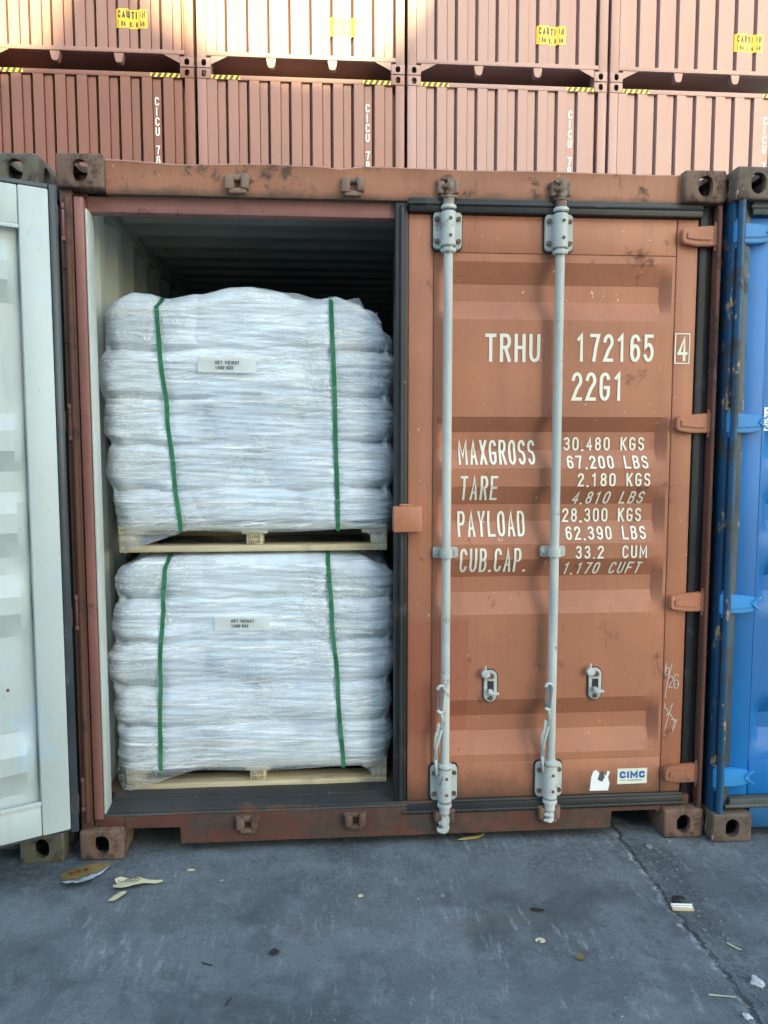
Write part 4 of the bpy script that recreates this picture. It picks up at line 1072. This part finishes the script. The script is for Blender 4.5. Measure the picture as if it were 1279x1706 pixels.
Lu = [(2.154,.137),(2.109,.109),(2.053,.090),(1.985,.083),(1.94,.082),(1.894,.069),(1.837,.056),(1.78,.070),(1.739,.080),(1.666,.066),(1.615,.069),(1.585,.093),(1.527,.087),(1.457,.076),(1.387,.092),(1.328,.106),(1.269,.116),(1.187,.120)]
Ru = [(2.148,1.10),(2.113,1.150),(2.063,1.186),(1.994,1.205),(1.94,1.200),(1.85,1.226),(1.75,1.205),(1.66,1.222),(1.585,1.203),(1.49,1.222),(1.40,1.203),(1.33,1.214),(1.25,1.20),(1.187,1.19)]
Tu = smooth_prof([(.07,2.145),(.142,2.154),(.231,2.150),(.32,2.131),(.456,2.151),(.615,2.180),(.683,2.184),(.798,2.168),(.936,2.136),(.993,2.139),(1.075,2.150),(1.13,2.125),(1.18,2.075),(1.22,2.03)])
pallet_load('upper wrapped load of white sacks on a pallet with a domed top', 1.150, [1.256,1.399,1.578,1.753,1.933,2.115], smooth_prof(Lu), smooth_prof(Ru), Tu,
            [[(1.236,.372),(1.45,.352),(1.693,.331),(1.95,.309),(2.12,.303),(2.2,.320)], [(1.236,.984),(1.69,.975),(2.15,.962)]], (.452,1.848,.672,1.905), 3.3)
Ll = [(1.139,.131),(1.08,.101),(1.02,.090),(.96,.102),(.913,.082),(.853,.067),(.80,.080),(.78,.081),(.72,.060),(.671,.054),(.617,.073),(.561,.084),(.52,.078),(.45,.085),(.40,.089),(.338,.084),(.301,.095),(.188,.099)]
Rl = [(1.139,1.175),(1.08,1.205),(1.02,1.213),(.96,1.203),(.87,1.222),(.79,1.205),(.70,1.222),(.617,1.203),(.53,1.214),(.455,1.198),(.38,1.205),(.30,1.190),(.188,1.185)]
Tl = smooth_prof([(.07,1.105),(.2,1.128),(.4,1.138),(.9,1.140),(1.1,1.128),(1.21,1.09)])
pallet_load('lower wrapped load of white sacks on a pallet standing on the container floor', .183, [.300,.455,.617,.792,.961,1.120], smooth_prof(Ll), smooth_prof(Rl), Tl,
            [[(.215,.274),(.45,.276),(.70,.284),(.95,.298),(1.08,.308),(1.13,.320)], [(.231,1.002),(.60,.980),(.90,.957),(1.129,.944)]], (.497,.842,.712,.898), 8.1, tails=(.32,.12))

# ------------------------------------------------------------------ litter on the ground
def scrap(name, label, cat, x, y, pts, z=.012, mat=None, rz=0, curl=.01, th=.002, group=None, n=3):
    m = MB(); m.prism(pts, 0, th, axis='z')
    for _ in range(2): bmesh.ops.subdivide_edges(m.bm, edges=m.bm.edges[:], cuts=1)
    bmesh.ops.triangulate(m.bm, faces=m.bm.faces[:])
    for v in m.bm.verts: v.co.z += curl*(1+noise.noise(Vector((v.co.x*14+x*9, v.co.y*14, y))))
    o = m.build(name, mat, ang=60); o.location = (x, y, .001); o.rotation_euler = (0, 0, rz)
    return tag(o, label, cat, group)
M['card'] = paint('pale torn paper', (.62,.57,.38), (.4,.3,.2), .05, .1, .7, .1, 50)
M['foil'] = paint('olive printed wrapper', (.20,.15,.05), (.12,.03,.02), .45, .2, .5, .1, 51)
M['pale'] = paint('pale blue inner wrapper', (.45,.52,.60), (.3,.3,.3), .1, .1, .5, .1, 52)
M['leafy'] = paint('dry yellow leaf', (.50,.42,.12), (.2,.15,.05), .2, .2, .6, .1, 53)
M['stone'] = paint('grey rubble', (.15,.155,.16), (.08,.08,.08), .3, .3, .8, .0, 54, bump=.9)
M['stone_light'] = paint('pale rubble', (.50,.52,.54), (.3,.3,.3), .3, .3, .8, .0, 55, bump=.9)
M['dark_bit'] = paint('black rubber scrap', (.018,.018,.02), (.03,.03,.03), .3, .3, .6, .0, 56)

wr = thing('torn_wrapper', 'torn olive wrapper with pale blue lining in front of the left corner casting', 'wrapper', (.045, -.12, 0), .1)
def sheet(pts, mat, par, z, name):
    m = MB(); m.prism(pts, 0, .0015, axis='z')
    for _ in range(2): bmesh.ops.subdivide_edges(m.bm, edges=m.bm.edges[:], cuts=1)
    bmesh.ops.triangulate(m.bm, faces=m.bm.faces[:])
    for v in m.bm.verts: v.co.x += .005*noise.noise(v.co*70); v.co.y += .006*noise.noise(v.co*60+Vector((3,1,0)))
    for v in m.bm.verts: v.co.z += z + .008*(1+noise.noise(v.co*18)) + .25*abs(v.co.y)
    return m.build(name, mat, par, ang=60)
sheet([(-.074,-.004),(-.066,-.020),(-.058,-.047),(-.020,-.026),(.022,-.014),(.060,.018),(.092,.048),(.082,.053),(.010,.050),(-.045,.030),(-.080,.006)], M['foil'], wr, .004, 'outer_layer')
sheet([(-.060,-.050),(-.048,-.060),(-.040,-.076),(-.022,-.066),(-.010,-.072),(.012,-.064),(.040,-.040),(.052,-.012),(.086,.040),(.060,.016),(.022,-.016),(-.020,-.028)], M['pale'], wr, .001, 'lining')
m = MB()
for x_, z_ in ((-.045, -.010), (-.022, .000), (.004, .008)):
    m.prism([(x_, z_), (x_+.014, z_+.003), (x_+.013, z_+.016), (x_-.001, z_+.013)], .0265, .0275, axis='z')
m.build('print', paint('red print', (.22,.04,.03), (.1,.03,.02), .3, .2, .5, 0, 58), wr)
pf_ = thing('paper_scrap', 'pointed cream paper scrap with brown print', 'paper scrap', (.235, -.185, 0), .03)
sheet([(-.062,.020),(-.045,.030),(0,.022),(.105,.008),(.11,.004),(.02,-.018),(-.03,-.032),(-.052,-.028),(-.062,-.010),(-.050,.0)], M['card'], pf_, .003, 'sheet')
m = MB()
for P in (T(A(.5,.5,.5,.5,0,330,12), -.02, -.006, .050, .018), T([(0,0),(1,1)], -.045, -.015, .06, .03), T([(0,1),(.5,.2),(1,.9)], -.048, -.012, .03, .02), T([(0,.2),(.3,.8),(.5,.2),(.8,.8),(1,.3)], -.01, -.003, .03, .010)):
    ribbon(m.bm, P, .0022, 0)
for v in m.bm.verts: v.co = Vector((v.co.x, v.co.z, .0165+.30*abs(v.co.z)+.004))
m.build('print', M['seam_dirt'], pf_, noclean=True)
scrap('paper_scrap', 'small torn white paper scrap below the pointed cream one', 'paper scrap', .205, -.258, [(-.018,-.030),(.004,-.026),(.022,.016),(.018,.030),(-.002,.024),(-.014,.0)], mat=M['card'], rz=-.3)
scrap('leaf', 'yellow leaf lying under the container sill', 'leaf', 1.505, .055, [(-.055,-.008),(-.03,-.012),(.03,-.008),(.060,.012),(.02,.006),(-.02,.004)], mat=M['leafy'], rz=.1, curl=.006)
scrap('wood_chip', 'small yellow chip alone on the concrete near the left sill', 'wood chip', .431, -.100, [(-.014,-.006),(.006,-.010),(.016,.0),(.004,.008),(-.010,.006)], mat=M['card'], curl=.003)
scrap('wood_chip', 'curled pale chip in the middle of the yard floor', 'wood chip', 1.048, -.313, [(-.008,-.008),(.008,-.006),(.010,.004),(.0,.010),(-.008,.006)], mat=M['card'], curl=.003)
scrap('wood_chip', 'crescent shaped cream chip below the closed door', 'wood chip', 1.604, -.605, [(-.016,.0),(-.010,.010),(.004,.012),(.016,.004),(.014,-.008),(.004,-.012),(-.004,-.008),(.006,-.002),(-.004,.002),(-.012,-.006)], mat=M['card'], curl=.004)
scrap('leaf', 'brown crumpled leaf to the right of the crescent chip', 'leaf', 1.704, -.690, [(-.012,-.010),(.004,-.014),(.014,-.002),(.012,.012),(.0,.008),(-.010,.010)], mat=M['foil'], curl=.008)
scrap('rubber_scrap', 'black oval rubber scrap below the second locking bar', 'rubber scrap', 1.640, -.440, stadium(0, 0, .024, .007, 4), mat=M['dark_bit'], rz=-.1, curl=.004)
scrap('rubber_scrap', 'black crumpled scrap with a pale tip left of centre', 'rubber scrap', .767, -.598, [(-.016,-.008),(.002,-.012),(.018,-.004),(.010,.008),(-.002,.014),(-.012,.004)], mat=M['dark_bit'], curl=.006)
scrap('wire_offcut', 'short black bent wire offcut left of the crumpled scrap', 'wire', .568, -.632, [(-.018,.010),(-.004,.001),(.018,-.008),(.016,-.010),(-.006,-.002),(-.019,.007)], mat=M['dark_bit'], curl=.002)
scrap('wire_offcut', 'small dark forked wire at the bottom of the photo', 'wire', .650, -.800, [(-.006,-.018),(-.002,-.002),(.008,.016),(.010,.014),(.001,-.004),(-.003,-.019)], mat=M['dark_bit'], curl=.002)
wb = thing('wood_offcut', 'pale grooved wood offcut beside the slab joint', 'wood offcut', (2.135, -.462, 0), -.12)
MB().box((-.036, -.015, .0), (.036, .015, .008), .002).jitter(.001, 40).build('board', M['wood'], wb)
q = MB(); q.box((-.035, -.006, .0085), (.035, .000, .0115), .001); q.box((-.034, .006, .0085), (.036, .012, .012), .001); q.build('slat', M['paper'], wb)
def rock(r, seed, mat):
    t = bmesh.new(); bmesh.ops.create_icosphere(t, subdivisions=3, radius=r)
    for v in t.verts:
        v.co += v.co.normalized()*r*.55*noise.noise(v.co/r*1.1 + Vector((seed, 0, 0))) + noise.noise_vector(v.co/r*3+Vector((seed, 2, 0)))*r*.12
        v.co.z = v.co.z*.55 + r*.35
    mb = MB(); mb.bm.free(); mb.bm = t; return mb.build('stone', mat, ang=25)
tag(rock(.022, 1, M['dark_bit']), 'dark lump just behind the pale wood offcut', 'stone').location = (2.140, -.428, 0)
tag(rock(.018, 2, M['stone_light']), 'pale broken stone at the lower right beside the slab joint', 'stone').location = (2.185, -.838, 0)
tag(rock(.011, 3, M['stone_light']), 'little pale stone lying on the slab joint', 'stone').location = (2.085, -.965, 0)
tag(rock(.013, 4, M['stone']), 'grey stone near the foot of the right corner casting', 'stone').location = (2.19, -.06, 0)
tag(rock(.010, 5, M['stone']), 'small grey stone at centre left of the yard floor', 'stone').location = (1.33, -.33, 0)
scrap('twig', 'pale twig at the lower right of the floor', 'twig', 2.060, -.885, [(-.040,.010),(-.01,.004),(.030,-.006),(.030,-.009),(-.01,.001),(-.040,.007)], mat=M['card'], curl=.003)
scrap('twig', 'short grey twig right of the slab joint', 'twig', 2.205, -.672, [(-.012,.018),(-.002,.002),(.014,-.018),(.010,-.019),(-.006,.0),(-.015,.017)], mat=M['card'], curl=.003)
# grit gathered along the joint and the containers' foot: uncountable
m = MB()
for i in range(520):
    if i < 330: x, y = 2.15 + abs(RND.gauss(0, .055)), RND.uniform(-1.15, .0)
    else: x, y = RND.uniform(-.3, 2.7), RND.gauss(-.35, .35)
    r = RND.choice((.0015, .002, .002, .003, .0045)); t = bmesh.new(); bmesh.ops.create_icosphere(t, subdivisions=1, radius=r)
    for v in t.verts: v.co = Vector((v.co.x*RND.uniform(.8, 1.5), v.co.y*RND.uniform(.8, 1.5), v.co.z*.7+r*.4)); 
    bmesh.ops.translate(t, vec=(x, y, 0), verts=t.verts[:]); m._merge(t)
o = m.build('grit', M['stone'], ang=20); o['kind'] = 'stuff'; o['label'] = 'fine grit scattered over the concrete'; o['category'] = 'grit'
